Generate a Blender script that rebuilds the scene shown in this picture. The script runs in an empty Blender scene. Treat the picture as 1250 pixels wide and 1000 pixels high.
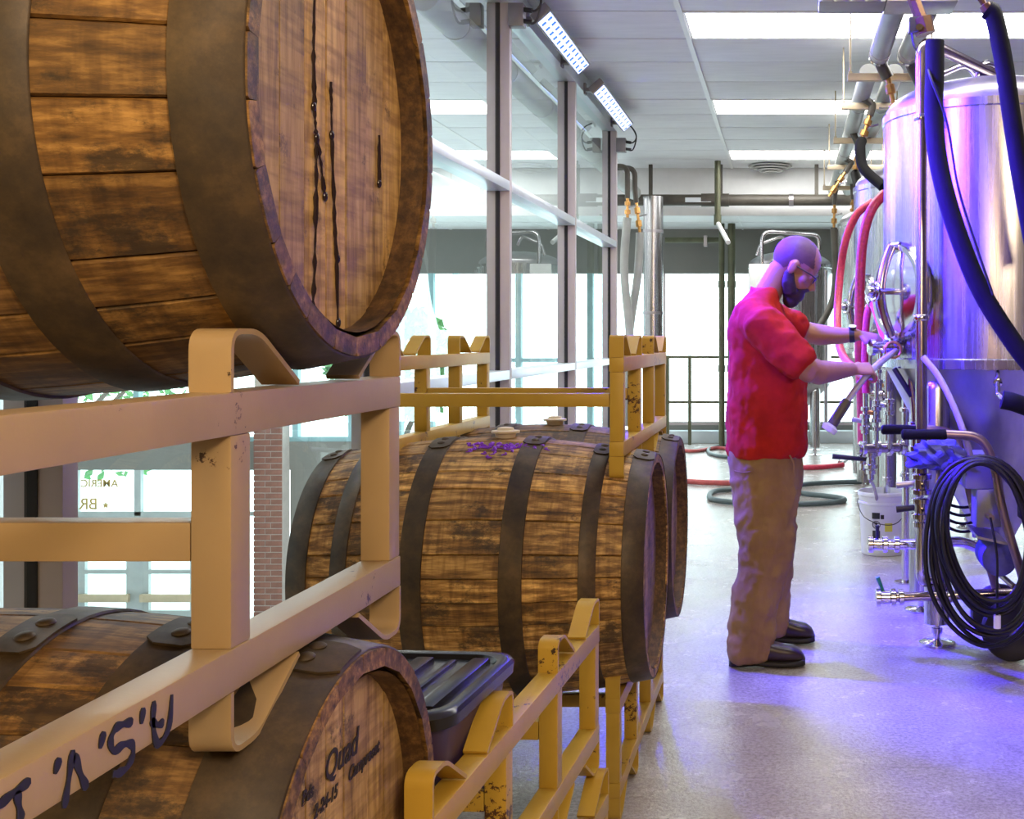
import bpy, bmesh, math, random
from mathutils import Vector, Matrix, Quaternion
random.seed(7)
R = math.radians
PI = math.pi
S = bpy.context.scene
COL = S.collection

# ------------------------------------------------------------------ camera
F, VX, VY, CH = 1400.0, 963.0, 413.0, 1.3      # focal length in px, vanishing point, camera height
cam = bpy.data.cameras.new('camera')
cam.sensor_width = 36.0
cam.lens = 36.0 * F / 1250.0
cam.shift_x = -(VX - 625.0) / 1250.0
cam.shift_y = -(500.0 - VY) / 1250.0
cam.clip_start = 0.05
cam_o = bpy.data.objects.new('camera', cam)
COL.objects.link(cam_o)
cam_o.location = (0, 0, CH)
cam_o.rotation_euler = (R(90), 0, 0)
S.camera = cam_o

def W(px, py, d):
    """world point seen at pixel (px, py) when it stands at depth d"""
    return Vector(((px - VX) * d / F, d, CH - (py - VY) * d / F))

# ------------------------------------------------------------------ world, lights, exposure
S.view_settings.view_transform = 'Standard'
S.view_settings.look = 'None'
S.view_settings.gamma = 1.0
S.view_settings.use_curve_mapping = False
S.view_settings.exposure = 0.28
wd = bpy.data.worlds.new('world')
S.world = wd
wd.use_nodes = True
wn = wd.node_tree
bg = wn.nodes['Background']
bg.inputs[0].default_value = (0.86, 0.95, 1.0, 1)
bg.inputs[1].default_value = 5.0
S.cycles.max_bounces = 10
S.cycles.transparent_max_bounces = 12
S.cycles.glossy_bounces = 5
S.cycles.caustics_reflective = False
S.cycles.caustics_refractive = False
S.cycles.sample_clamp_indirect = 8.0

def area(name, loc, target, size, power, color, sy=None, spread=None):
    l = bpy.data.lights.new(name, 'AREA')
    l.energy = power
    l.color = color
    l.shape = 'RECTANGLE'
    l.size = size
    l.size_y = sy or size
    if spread: l.spread = R(spread)
    o = bpy.data.objects.new(name, l)
    COL.objects.link(o)
    o.location = loc
    o.rotation_euler = (Vector(target) - Vector(loc)).to_track_quat('-Z', 'Y').to_euler()
    return o

WARM = (1.0, 0.66, 0.25)
area('work_lamp_left', (-0.55, -1.8, 2.1), (-0.8, 2.4, 0.7), 0.8, 31, WARM)
area('work_lamp_right', (1.2, -0.9, 2.5), (-0.7, 2.4, 0.9), 0.7, 58, (1.0, .76, .50))

# ------------------------------------------------------------------ materials
def lin(c):
    if isinstance(c, str):
        c = tuple(int(c[i:i+2], 16) / 255 for i in (0, 2, 4))
        c = tuple(x / 12.92 if x <= .04045 else ((x + .055) / 1.055) ** 2.4 for x in c)
    return (c[0], c[1], c[2], 1)

def nmat(name):
    m = bpy.data.materials.new(name)
    m.use_nodes = True
    nt = m.node_tree
    return m, nt, nt.nodes['Principled BSDF']

def noise(nt, scale=5, detail=4, rough=.5, stretch=(1, 1, 1), rnd=False, coord='Object'):
    tc = nt.nodes.new('ShaderNodeTexCoord')
    mp = nt.nodes.new('ShaderNodeMapping')
    mp.inputs['Scale'].default_value = stretch
    nt.links.new(tc.outputs[coord], mp.inputs[0])
    n = nt.nodes.new('ShaderNodeTexNoise')
    n.inputs['Scale'].default_value = scale
    n.inputs['Detail'].default_value = detail
    n.inputs['Roughness'].default_value = rough
    nt.links.new(mp.outputs[0], n.inputs['Vector'])
    if rnd:
        n.noise_dimensions = '4D'
        oi = nt.nodes.new('ShaderNodeObjectInfo')
        mu = nt.nodes.new('ShaderNodeMath'); mu.operation = 'MULTIPLY'; mu.inputs[1].default_value = 60
        nt.links.new(oi.outputs['Random'], mu.inputs[0])
        nt.links.new(mu.outputs[0], n.inputs['W'])
    return n.outputs['Fac']

def ramp(nt, fac, stops):
    r = nt.nodes.new('ShaderNodeValToRGB')
    el = r.color_ramp.elements
    while len(el) < len(stops): el.new(.5)
    for e, (p, c) in zip(el, stops):
        e.position = p; e.color = lin(c)
    nt.links.new(fac, r.inputs[0])
    return r.outputs[0]

def mix(nt, fac, a, b, mode='MIX'):
    m = nt.nodes.new('ShaderNodeMix')
    m.data_type = 'RGBA'; m.blend_type = mode
    for s, v in ((m.inputs[0], fac), (m.inputs[6], a), (m.inputs[7], b)):
        if isinstance(v, (int, float)): s.default_value = v
        elif isinstance(v, (tuple, str)): s.default_value = lin(v)
        else: nt.links.new(v, s)
    return m.outputs[2]

def bump(nt, b, h, st=.3, dist=.01):
    n = nt.nodes.new('ShaderNodeBump')
    n.inputs['Strength'].default_value = st
    n.inputs['Distance'].default_value = dist
    nt.links.new(h, n.inputs['Height'])
    nt.links.new(n.outputs[0], b.inputs['Normal'])

def plain(name, c, rough=.5, metal=0, var=.12, scale=8, bmp=0, stretch=(1, 1, 1), emit=None, es=0, spec=None, trans=0, sheen=0):
    m, nt, b = nmat(name)
    L = lin(c)
    if var:
        n = noise(nt, scale, 5, .6, stretch)
        lo = tuple(x * (1 - var) for x in L[:3]); hi = tuple(min(1, x * (1 + var)) for x in L[:3])
        nt.links.new(ramp(nt, n, [(.3, lo), (.7, hi)]), b.inputs['Base Color'])
        if bmp: bump(nt, b, n, bmp, .004)
    else:
        b.inputs['Base Color'].default_value = L
    b.inputs['Roughness'].default_value = rough
    b.inputs['Metallic'].default_value = metal
    if spec is not None: b.inputs['Specular IOR Level'].default_value = spec
    if trans: b.inputs['Transmission Weight'].default_value = trans
    if sheen: b.inputs['Sheen Weight'].default_value = sheen
    if emit:
        b.inputs['Emission Color'].default_value = lin(emit)
        b.inputs['Emission Strength'].default_value = es
    return m

def wood_mat(name, dark, mid, light, stain=.5, axis=0, rnd=True):
    m, nt, b = nmat(name)
    st = [9, 9, 9]; st[axis] = .8
    g = noise(nt, 9, 6, .65, tuple(st), rnd)                # grain along the axis
    st2 = [1.2, 1.2, 1.2]; st2[axis] = 9
    saw = noise(nt, 6, 3, .6, tuple(st2), rnd)              # saw marks across
    blot = noise(nt, 4.5, 8, .78, (1, 1.8, 1.8), rnd)       # stains
    c = ramp(nt, g, [(.30, dark), (.48, mid), (.66, light)])
    oi = nt.nodes.new('ShaderNodeObjectInfo')
    tint = ramp(nt, oi.outputs['Random'], [(0, (.62, .58, .52)), (.5, (.95, .93, .9)), (1, (1.2, 1.15, 1.05))])
    c = mix(nt, 1.0, c, tint, 'MULTIPLY')
    sm = ramp(nt, saw, [(.38, (.5, .45, .4)), (.55, (1, 1, 1))])
    c = mix(nt, .8, c, sm, 'MULTIPLY')
    bm_ = ramp(nt, blot, [(.40 + .1 * (stain - .5), (1, 1, 1)), (.47 + .1 * (stain - .5), (0, 0, 0))])
    mm = nt.nodes.new('ShaderNodeMath'); mm.operation = 'MULTIPLY'; mm.inputs[1].default_value = .82
    nt.links.new(bm_, mm.inputs[0])
    c = mix(nt, mm.outputs[0], c, (.022, .013, .007))
    nt.links.new(c, b.inputs['Base Color'])
    b.inputs['Roughness'].default_value = .6
    bump(nt, b, g, .35, .003)
    return m

def paint_mat(name, c, rust=.5):
    m, nt, b = nmat(name)
    n1 = noise(nt, 3, 4, .6)
    L = lin(c)[:3]
    base = ramp(nt, n1, [(.3, tuple(x * .78 for x in L)), (.7, tuple(x * 1.05 for x in L))])
    chip = noise(nt, 45, 6, .75)
    region = noise(nt, 4.5, 2, .5)
    mu = nt.nodes.new('ShaderNodeMath'); mu.operation = 'MULTIPLY'
    nt.links.new(chip, mu.inputs[0]); nt.links.new(region, mu.inputs[1])
    k = ramp(nt, mu.outputs[0], [(.385 - .03 * rust, (0, 0, 0)), (.40 - .03 * rust, (1, 1, 1))])
    rustc = ramp(nt, chip, [(.4, (.16, .055, .02)), (.7, (.03, .016, .01))])
    nt.links.new(mix(nt, k, base, rustc), b.inputs['Base Color'])
    b.inputs['Roughness'].default_value = .38
    bump(nt, b, chip, .12, .002)
    return m

M = {}
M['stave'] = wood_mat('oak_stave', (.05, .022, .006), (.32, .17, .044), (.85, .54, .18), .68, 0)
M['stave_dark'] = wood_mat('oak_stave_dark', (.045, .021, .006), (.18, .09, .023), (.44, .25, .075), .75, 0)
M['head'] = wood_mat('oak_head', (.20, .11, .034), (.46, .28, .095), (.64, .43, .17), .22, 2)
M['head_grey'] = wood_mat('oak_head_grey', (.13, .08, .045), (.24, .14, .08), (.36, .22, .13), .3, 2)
M['chime'] = wood_mat('chime', (.035, .018, .008), (.10, .05, .018), (.22, .12, .04), .5, 1)
def hoop_mat():
    m, nt, b = nmat('hoop_steel')
    n = noise(nt, 7, 8, .75)
    nt.links.new(ramp(nt, n, [(.3, (.012, .008, .006)), (.5, (.050, .031, .014)), (.68, (.11, .066, .026)), (.78, (.15, .06, .018))]), b.inputs['Base Color'])
    b.inputs['Metallic'].default_value = .2
    nt.links.new(ramp(nt, noise(nt, 12, 5), [(.3, (.45,)*3), (.7, (.7,)*3)]), b.inputs['Roughness'])
    bump(nt, b, n, .25, .002)
    return m
M['hoop'] = hoop_mat()
M['yellow'] = paint_mat('yellow_rack_paint', (.52, .32, .04), .1)
M['cream'] = paint_mat('cream_rack_paint', (.44, .30, .15), -1.2)
M['marker'] = plain('marker_ink', (.012, .01, .015), .5, var=0)
M['ink'] = plain('pen_ink', (.02, .012, .01), .7, var=0)
M['resin'] = plain('resin', (.02, .012, .016), .12, var=.1)
M['alu'] = plain('anodised_aluminium', (.50, .44, .45), .45, .35, .05)
M['alu_light'] = plain('mill_aluminium', (.72, .78, .84), .3, .4, .04)
M['gasket'] = plain('black_gasket', (.008, .006, .008), .6, var=0)
M['tile'] = plain('ceiling_tile', (.84, .86, .88), .9, 0, .05, 3, .15, (1, 5, 1))
M['white'] = plain('white_enamel', (.85, .86, .86), .4, 0, .03)
M['panel_light'] = plain('light_diffuser', (.9, .9, .9), .5, var=0, emit=(1, .985, .95), es=12)
M['grey_wall'] = plain('grey_wall_paint', (.20, .20, .185), .8, 0, .06, 2)
M['pale_wall'] = plain('pale_wall_paint', (.62, .64, .64), .8, 0, .04, 2)
M['dark_wall'] = plain('dark_wall_paint', (.16, .13, .12), .8, 0, .06, 2)
M['brown_wall'] = plain('brown_wall_paint', (.22, .12, .05), .8, 0, .2, 2)
M['curb'] = plain('curb', (.55, .62, .66), .7, 0, .06, 3)
M['olive'] = plain('olive_steel', (.10, .105, .06), .5, .3, .2)
M['pipe_dark'] = plain('pipe_dark', (.085, .075, .06), .5, .1, .3, 4)
M['pipe_grey'] = plain('pipe_jacket_grey', (.40, .41, .39), .45, .1, .12, 5)
M['strut'] = plain('strut_channel', (.55, .46, .32), .45, .5, .1)
M['brass'] = plain('brass', (.62, .33, .10), .3, .9, .25, 20)
M['brass_dark'] = plain('dark_brass', (.13, .065, .03), .35, .8, .3, 20)
M['black'] = plain('black_plastic', (.012, .011, .013), .42, 0, .2)
M['foam'] = plain('foam_insulation', (.007, .0065, .007), .75, 0, .2, 12, .15, spec=.18)
M['rubber'] = plain('cable_rubber', (.008, .008, .008), .5, 0, .2, spec=.35)
M['chrome'] = plain('polished_steel', (.62, .60, .62), .13, 1, .08)
M['pipe_steel'] = plain('pipe_steel', (.42, .36, .34), .2, 1, .08)
def steel_mat():
    m, nt, b = nmat('brushed_stainless')
    n = noise(nt, 3, 6, .7, (10, 10, .25))
    nt.links.new(ramp(nt, n, [(.3, (.36, .36, .38)), (.7, (.54, .53, .52))]), b.inputs['Base Color'])
    nt.links.new(ramp(nt, n, [(.3, (.2,)*3), (.7, (.32,)*3)]), b.inputs['Roughness'])
    b.inputs['Metallic'].default_value = 1
    bump(nt, b, n, .06, .01)
    return m
M['steel'] = steel_mat()
M['steel_matt'] = plain('satin_stainless', (.42, .40, .42), .36, 1, .1, 3, 0, (6, 6, .4))
M['hose_red'] = plain('red_hose', (.62, .045, .10), .4, 0, .25, 60)
M['hose_floor_red'] = plain('red_floor_hose', (.50, .10, .10), .5, 0, .2, 20)
M['hose_grey'] = plain('grey_hose', (.10, .14, .15), .45, 0, .15)
M['hose_clear'] = plain('clear_hose', (.62, .55, .75), .25, 0, .05, trans=.35)
M['bucket'] = plain('white_bucket', (.80, .82, .86), .35, 0, .03)
M['label_black'] = plain('label_print', (.02, .02, .02), .6, var=0)
M['label_yellow'] = plain('label_yellow', (.75, .72, .08), .6, var=0)
M['shirt'] = plain('red_cotton', (.40, .016, .010), .9, 0, .2, 14, .35, spec=.2)
def pants_mat():
    m, nt, b = nmat('khaki_cotton')
    n = noise(nt, 5, 5, .6, (1, 1, .6)); f = noise(nt, 120, 3)
    c = ramp(nt, n, [(.3, (.19, .105, .038)), (.7, (.34, .20, .075))])
    nt.links.new(c, b.inputs['Base Color']); b.inputs['Roughness'].default_value = .85
    bump(nt, b, n, .6, .02)
    return m
M['khaki'] = pants_mat()
M['skin'] = plain('skin', (.34, .155, .085), .5, 0, .08, 10)
M['hair'] = plain('dark_hair', (.030, .016, .010), .75, 0, .4, 60, .6)
M['scalp'] = plain('shaved_scalp', (.10, .045, .028), .6, 0, .15, 60)
M['shoe'] = plain('brown_boot_leather', (.030, .016, .014), .35, 0, .3, 12)
M['sole'] = plain('boot_sole', (.012, .010, .009), .6, 0, .2)
M['lens'] = plain('lens', (.05, .04, .05), .1, 0, 0)
M['tote'] = plain('black_tote', (.009, .008, .011), .25, 0, .25, 6)
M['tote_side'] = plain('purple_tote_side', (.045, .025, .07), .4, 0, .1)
M['bung'] = plain('white_bung', (.72, .62, .46), .5, 0, .05)
M['cloth_blue'] = plain('blue_cloth', (.10, .10, .42), .8, 0, .3, 14, .6)
M['tyre'] = plain('tyre', (.018, .016, .017), .6, 0, .15)
M['cart_grey'] = plain('cart_motor_grey', (.22, .22, .24), .5, .3, .15)
M['cart_frame'] = plain('cart_frame_steel', (.30, .22, .18), .35, .8, .1)
M['teal'] = plain('teal_valve_grip', (.04, .30, .28), .4, 0, .1)
M['purple_patch'] = plain('wine_stain', (.26, .05, .75), .5, 0, .2)
M['brick'] = plain('brick', (.20, .085, .062), .85, 0, .3, 9)
M['mortar'] = plain('mortar', (.42, .38, .35), .9, 0, .1, 9)
M['teal_frame'] = plain('teal_window_frame', (.30, .50, .54), .5, .2, .08)
M['door_metal'] = plain('door_metal', (.42, .47, .47), .45, .3, .06)
M['gold'] = plain('gold_lettering', (.45, .32, .10), .5, 0, .1)
M['leaf'] = plain('leaf', (.06, .22, .05), .7, 0, .5, 3)
M['bark'] = plain('bark', (.08, .055, .04), .9, 0, .3)
M['pave'] = plain('paving', (.62, .64, .64), .9, 0, .06, .4)
M['led'] = plain('led_strip', (.1, .1, .9), .4, var=0, emit=(.55, .62, 1.0), es=2.2)
M['led_chip'] = plain('led_chip', (.02, .05, .5), .4, var=0, emit=(.01, .12, 1.0), es=1.2)
M['fixture'] = plain('fixture_housing', (.20, .19, .20), .4, .4, .1)

def floor_mat():
    m, nt, b = nmat('sealed_concrete')
    a = noise(nt, .9, 6, .65); g = noise(nt, 75, 3, .7); s = noise(nt, 4, 6, .7)
    c = ramp(nt, a, [(.3, (.42, .385, .365)), (.7, (.62, .575, .55))])
    c = mix(nt, .5, c, ramp(nt, g, [(.36, (.28, .26, .25)), (.6, (1, 1, 1))]), 'MULTIPLY')
    c = mix(nt, .3, c, ramp(nt, s, [(.35, (.5, .47, .45)), (.6, (1, 1, 1))]), 'MULTIPLY')
    vo = nt.nodes.new('ShaderNodeTexVoronoi'); vo.feature = 'DISTANCE_TO_EDGE'; vo.inputs['Scale'].default_value = .45
    tc = nt.nodes.new('ShaderNodeTexCoord')
    wob = nt.nodes.new('ShaderNodeTexNoise'); wob.inputs['Scale'].default_value = 1.4
    nt.links.new(tc.outputs['Object'], wob.inputs['Vector'])
    va = nt.nodes.new('ShaderNodeVectorMath'); va.operation = 'ADD'
    nt.links.new(tc.outputs['Object'], va.inputs[0]); nt.links.new(wob.outputs['Color'], va.inputs[1])
    nt.links.new(va.outputs[0], vo.inputs['Vector'])
    crack = ramp(nt, vo.outputs['Distance'], [(0, (.25, .24, .23)), (.006, (1, 1, 1))])
    c = mix(nt, .22, c, crack, 'MULTIPLY')
    nt.links.new(c, b.inputs['Base Color'])
    nt.links.new(ramp(nt, s, [(.3, (.20,)*3), (.7, (.30,)*3)]), b.inputs['Roughness'])
    bump(nt, b, g, .45, .004)
    return m
M['floor'] = floor_mat()

def glass_mat():
    m = bpy.data.materials.new('clear_glass'); m.use_nodes = True
    nt = m.node_tree; nt.nodes.clear()
    out = nt.nodes.new('ShaderNodeOutputMaterial')
    t = nt.nodes.new('ShaderNodeBsdfTransparent'); t.inputs[0].default_value = (.90, .965, .95, 1)
    g = nt.nodes.new('ShaderNodeBsdfGlossy'); g.inputs['Roughness'].default_value = 0.0
    g.inputs[0].default_value = (.92, 1, .98, 1)
    ge = nt.nodes.new('ShaderNodeNewGeometry')
    dt = nt.nodes.new('ShaderNodeVectorMath'); dt.operation = 'DOT_PRODUCT'
    nt.links.new(ge.outputs['Incoming'], dt.inputs[0]); nt.links.new(ge.outputs['Normal'], dt.inputs[1])
    def mth(op, a, bb=None):
        n_ = nt.nodes.new('ShaderNodeMath'); n_.operation = op
        for i_, v_ in ((0, a), (1, bb)):
            if v_ is None: continue
            if isinstance(v_, (int, float)): n_.inputs[i_].default_value = v_
            else: nt.links.new(v_, n_.inputs[i_])
        return n_.outputs[0]
    k_ = mth('POWER', mth('SUBTRACT', 1.0, mth('ABSOLUTE', dt.outputs['Value'])), 5)
    fac = mth('MINIMUM', mth('ADD', mth('MULTIPLY', k_, .95), .07), .9)
    mx = nt.nodes.new('ShaderNodeMixShader')
    nt.links.new(fac, mx.inputs[0]); nt.links.new(t.outputs[0], mx.inputs[1]); nt.links.new(g.outputs[0], mx.inputs[2])
    nt.links.new(mx.outputs[0], out.inputs[0])
    return m
M['glass'] = glass_mat()

# ------------------------------------------------------------------ mesh helpers
class MB:
    """collects shapes in one bmesh"""
    def __init__(s): s.bm = bmesh.new()
    def box(s, a, b, rot=None, bevel=0):
        c = [(a[i] + b[i]) / 2 for i in range(3)]; d = [abs(b[i] - a[i]) for i in range(3)]
        mt = Matrix.Translation(c)
        if rot: mt = mt @ rot.to_4x4()
        r = bmesh.ops.create_cube(s.bm, size=1, matrix=mt @ Matrix.Diagonal((*d, 1)))
        if bevel:
            es = list({e for v in r['verts'] for e in v.link_edges})
            bmesh.ops.bevel(s.bm, geom=es, offset=bevel, segments=2, profile=.6, affect='EDGES')
        return s
    def ring_loft(s, rings, caps=True, closed=False):
        vs = [[s.bm.verts.new(p) for p in r] for r in rings]
        n = len(rings[0])
        m = len(vs)
        for i in range(m if closed else m - 1):
            A, B = vs[i], vs[(i + 1) % m]
            for j in range(n):
                s.bm.faces.new((A[j], A[(j + 1) % n], B[(j + 1) % n], B[j]))
        if caps and not closed:
            s.bm.faces.new(vs[0][::-1]); s.bm.faces.new(vs[-1])
        return s
    def tube(s, pts, r, n=12, caps=True, closed=False, flat=1.0):
        pts = [Vector(p) for p in pts]
        m = len(pts)
        rs = r if isinstance(r, (list, tuple)) else [r] * m
        tang = []
        for i in range(m):
            if closed: t = pts[(i + 1) % m] - pts[i - 1]
            else: t = pts[min(i + 1, m - 1)] - pts[max(i - 1, 0)]
            tang.append(t.normalized())
        up = Vector((0, 0, 1)) if abs(tang[0].z) < .9 else Vector((0, 1, 0))
        u = (up - tang[0] * up.dot(tang[0])).normalized()
        rings = []
        for i in range(m):
            t = tang[i]
            u = (u - t * u.dot(t)).normalized()
            v = t.cross(u)
            rr = rs[i]
            ra, rb = rr if isinstance(rr, tuple) else (rr, rr * flat)
            rings.append([pts[i] + u * (ra * math.cos(2 * PI * j / n)) + v * (rb * math.sin(2 * PI * j / n)) for j in range(n)])
        return s.ring_loft(rings, caps, closed)
    def cyl(s, a, b, r, n=20, r2=None): return s.tube([a, b], [r, r if r2 is None else r2], n)
    def lathe(s, prof, c=(0, 0, 0), axis='z', n=32, caps=True):
        rings = []
        for (r, h) in prof:
            ring = []
            for j in range(n):
                a = 2 * PI * j / n
                x, y = r * math.cos(a), r * math.sin(a)
                p = {'z': (x, y, h), 'x': (h, x, y), 'y': (y, h, x)}[axis]
                ring.append((c[0] + p[0], c[1] + p[1], c[2] + p[2]))
            rings.append(ring)
        return s.ring_loft(rings, caps)
    def strip(s, pts, w, t, wd=(1, 0, 0)):
        """flat bar of width w (along wd) and thickness t following pts"""
        wd = Vector(wd); pts = [Vector(p) for p in pts]; rings = []
        for i, p in enumerate(pts):
            tg = (pts[min(i + 1, len(pts) - 1)] - pts[max(i - 1, 0)]).normalized()
            nn = tg.cross(wd).normalized()
            rings.append([p - wd * w / 2 - nn * t / 2, p + wd * w / 2 - nn * t / 2, p + wd * w / 2 + nn * t / 2, p - wd * w / 2 + nn * t / 2])
        return s.ring_loft(rings)
    def sphere(s, c, r, sc=(1, 1, 1), rot=None, n=20):
        mt = Matrix.Translation(c)
        if rot: mt = mt @ rot.to_4x4()
        bmesh.ops.create_uvsphere(s.bm, u_segments=n, v_segments=max(6, n // 2 + 2), radius=r, matrix=mt @ Matrix.Diagonal((*sc, 1)))
        return s
    def mesh(s, name, smooth=True, angle=40):
        bmesh.ops.recalc_face_normals(s.bm, faces=s.bm.faces)
        if smooth:
            for f in s.bm.faces: f.smooth = True
            for e in s.bm.edges:
                if len(e.link_faces) == 2 and e.calc_face_angle(0) > R(angle): e.smooth = False
        me = bpy.data.meshes.new(name)
        s.bm.to_mesh(me); s.bm.free()
        return me

def obj(name, mb, mat, parent=None, loc=None, smooth=True, angle=40):
    me = mb.mesh(name, smooth, angle) if isinstance(mb, MB) else mb
    if mat is not None and not me.materials: me.materials.append(M[mat] if isinstance(mat, str) else mat)
    o = bpy.data.objects.new(name, me)
    COL.objects.link(o)
    if parent: o.parent = parent
    if loc is not None: o.location = loc
    return o

def tag(o, label, cat, group=None, kind=None):
    o['label'] = label; o['category'] = cat
    if group: o['group'] = group
    if kind: o['kind'] = kind
    return o

def thing(name, label, cat, loc=(0, 0, 0), rz=0, group=None):
    o = bpy.data.objects.new(name, None)
    COL.objects.link(o)
    o.location = loc; o.rotation_euler = (0, 0, rz)
    return tag(o, label, cat, group)

def struct(name, mb, mat, parent=None):
    o = obj(name, mb, mat, parent)
    if not parent: o['kind'] = 'structure'
    return o

def kids(o): return [c for c in bpy.data.objects if c.parent == o]
def copy_tree(o, parent=None):
    c = o.copy(); COL.objects.link(c); c.parent = parent
    for k in kids(o): copy_tree(k, c)
    return c

def curve_pts(P, n=10):
    """Catmull-Rom through P"""
    P = [Vector(p) for p in P]
    Q = [P[0] * 2 - P[1]] + P + [P[-1] * 2 - P[-2]]
    out = []
    for i in range(1, len(Q) - 2):
        a, b, c, d = Q[i - 1:i + 3]
        for k in range(n):
            t = k / n
            out.append(.5 * ((2 * b) + (c - a) * t + (2 * a - 5 * b + 4 * c - d) * t * t + (3 * b - a - 3 * c + d) * t ** 3))
    out.append(P[-1])
    return out

def bend(P, rad=.05, n=5):
    """polyline with rounded corners"""
    P = [Vector(p) for p in P]; out = [P[0]]
    for i in range(1, len(P) - 1):
        a, b, c = P[i - 1:i + 2]
        d1, d2 = (a - b), (c - b)
        r = min(rad, d1.length * .45, d2.length * .45)
        p1, p2 = b + d1.normalized() * r, b + d2.normalized() * r
        for k in range(n + 1):
            t = k / n
            out.append(p1.lerp(b, t).lerp(b.lerp(p2, t), t))
    out.append(P[-1])
    return out

def text_mesh(body, size, depth=.0008, shear=0, bold=0):
    cu = bpy.data.curves.new('t', 'FONT'); cu.body = body; cu.size = size; cu.extrude = depth
    cu.shear = shear; cu.offset = bold
    o = bpy.data.objects.new('t', cu); COL.objects.link(o)
    bpy.context.view_layer.update()
    me = bpy.data.meshes.new_from_object(o.evaluated_get(bpy.context.evaluated_depsgraph_get()))
    bpy.data.objects.remove(o)
    return me

# ================================================================== THE SETTING
ZC, XW, YB, XR = 3.19, -1.456, 14.4, 3.3
YF = -2.8
struct('floor', MB().box((-1.60, YF, -.3), (XR, YB, 0)), 'floor')
struct('wall_right', MB().box((XR, YF, 0), (XR + .15, YB, ZC)), 'dark_wall')
struct('wall_front', MB().box((-9.3, YF - .15, -3), (XR + .15, YF, ZC)), 'brown_wall')
struct('wall_left', MB().box((-9.45, YF, -3), (-9.3, YB, ZC)), 'pale_wall')
ceil = struct('ceiling', MB().box((-9.3, YF, ZC + .02), (XR + .15, 12.78, ZC + .12)), 'white')
struct('trim_1', MB().box((-9.3, 12.74, 2.66), (XR, 12.8, ZC + .02)), 'white')
rc = struct('ceiling_rear', MB().box((-9.3, 12.8, 2.67), (XR, YB, 2.78)), 'white')
LIGHT_ROWS = (-4, 0, 4, 8)
LB = (0, 1)
tile_me = MB().box((.008, .008, 0), (1.212, .602, .016), bevel=.003).mesh('ceiling_tile')
tile_me.materials.append(M['tile'])
def yk(k): return 6.62 + .61 * k
for k in range(-6, 10):
    for j in range(-7, 4):
        if k in LIGHT_ROWS and (j in LB or j in (-5, -3)):
            continue
        o = obj('ceiling_tile', tile_me, None, ceil)
        o.location = (-.63 + 1.22 * j, yk(k), ZC + random.uniform(0, .004) - .004)
for j in range(-7, 5):
    x = -.63 + 1.22 * j
    obj('grid_bar', MB().box((x - .016, 2.0, ZC - .012), (x + .016, 12.73, ZC + .012)), 'white', ceil)
for k in range(10):
    x = -7.9 + 1.22 * k
    obj('grid_bar', MB().box((x - .01, 12.8, 2.662), (x + .01, YB, 2.672)), 'white', rc)
obj('grid_bar', MB().box((-9, 13.5, 2.662), (XR, 13.52, 2.672)), 'white', rc)
nl = 0
lnames = {(-4, 0): 'light panel above the man, cut off by the top of the picture, left bay', (-4, 1): 'light panel beside the near pipes, above the top of the picture',
          (0, 0): 'bright white ceiling light panel nearest the camera, left of the pipes', (0, 1): 'nearest ceiling light panel seen between the two big pipes',
          (4, 0): 'second white ceiling light panel from the camera, left of the pipe hangers', (4, 1): 'second ceiling light panel, mostly behind the pipes',
          (8, 0): 'farthest narrow white ceiling light panel above the air vent', (8, 1): 'farthest ceiling light panel behind the pipe hangers'}
for k in LIGHT_ROWS:
    for j in LB + (-5, -3):
        x = -.63 + 1.22 * j
        t = thing('ceiling_light', lnames.get((k, j), '%s ceiling light panel of the hall behind the glass wall, in its %s row' % ({-4: 'nearest', 0: 'second', 4: 'third', 8: 'farthest'}[k], {-5: 'outer', -3: 'inner'}.get(j, ''))), 'light', (x, yk(k), ZC), 0, 'recessed ceiling light panels')
        fm = MB()
        for a, b in (((.01, .01), (1.21, .03)), ((.01, .58), (1.21, .60)), ((.01, .03), (.03, .58)), ((1.19, .03), (1.21, .58))):
            fm.box((a[0], a[1], -.006), (b[0], b[1], .016))
        obj('frame', fm, 'white', t)
        obj('diffuser', MB().box((.03, .03, -.002), (1.19, .58, .012)), 'panel_light', t)

# rear window wall of the brewing room
struct('wall_back', MB().box((-9.3, YB, 2.117), (XR, YB + .2, 2.8)), 'grey_wall')
struct('trim_2', MB().box((-1.6, YB, 0), (XR, YB + .2, .207)), 'grey_wall')
struct('baseboard_back', MB().box((-1.6, YB - .2, 0), (XR, YB - .001, .15), bevel=.01), 'curb')
w = struct('window_1', MB().box((-1.6, YB + .02, .207), (XR, YB + .08, .25)), 'alu')
for x in (-1.58, .9, 3.25): obj('mullion', MB().box((x - .025, YB + .02, .25), (x + .025, YB + .08, 2.117)), 'alu', w)
obj('pane', MB().box((-1.55, YB + .045, .25), (XR, YB + .05, 2.117)), 'glass', w)

# the lower entrance hall behind the glass wall
struct('floor_hall', MB().box((-9.3, YF, -3.2), (-1.6, YB + .1, -3)), 'pave')
struct('trim_3', MB().box((-9.3, YB, -.355), (-1.6, YB + .3, 0)), 'grey_wall')
struct('wall_hall', MB().box((-6.26, YB, -3), (-1.6, YB + .2, -.356)), 'grey_wall')
w = struct('window_2', MB().box((-9.3, YB + .02, 0), (-1.6, YB + .08, .06)), 'teal_frame')
for x in (-9.2, -8.2, -7.2, -6.2, -5.5, -4.9, -4.5, -4.19, -3.4, -2.5, -1.65):
    obj('mullion', MB().box((x - .035, YB, .06), (x + .035, YB + .1, 2.117)), 'teal_frame', w)
obj('crossbar', MB().box((-9.3, YB + .02, 1.0), (-1.6, YB + .07, 1.05)), 'teal_frame', w)
obj('pane', MB().box((-9.25, YB + .045, .06), (-1.6, YB + .05, 2.117)), 'glass', w)
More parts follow.
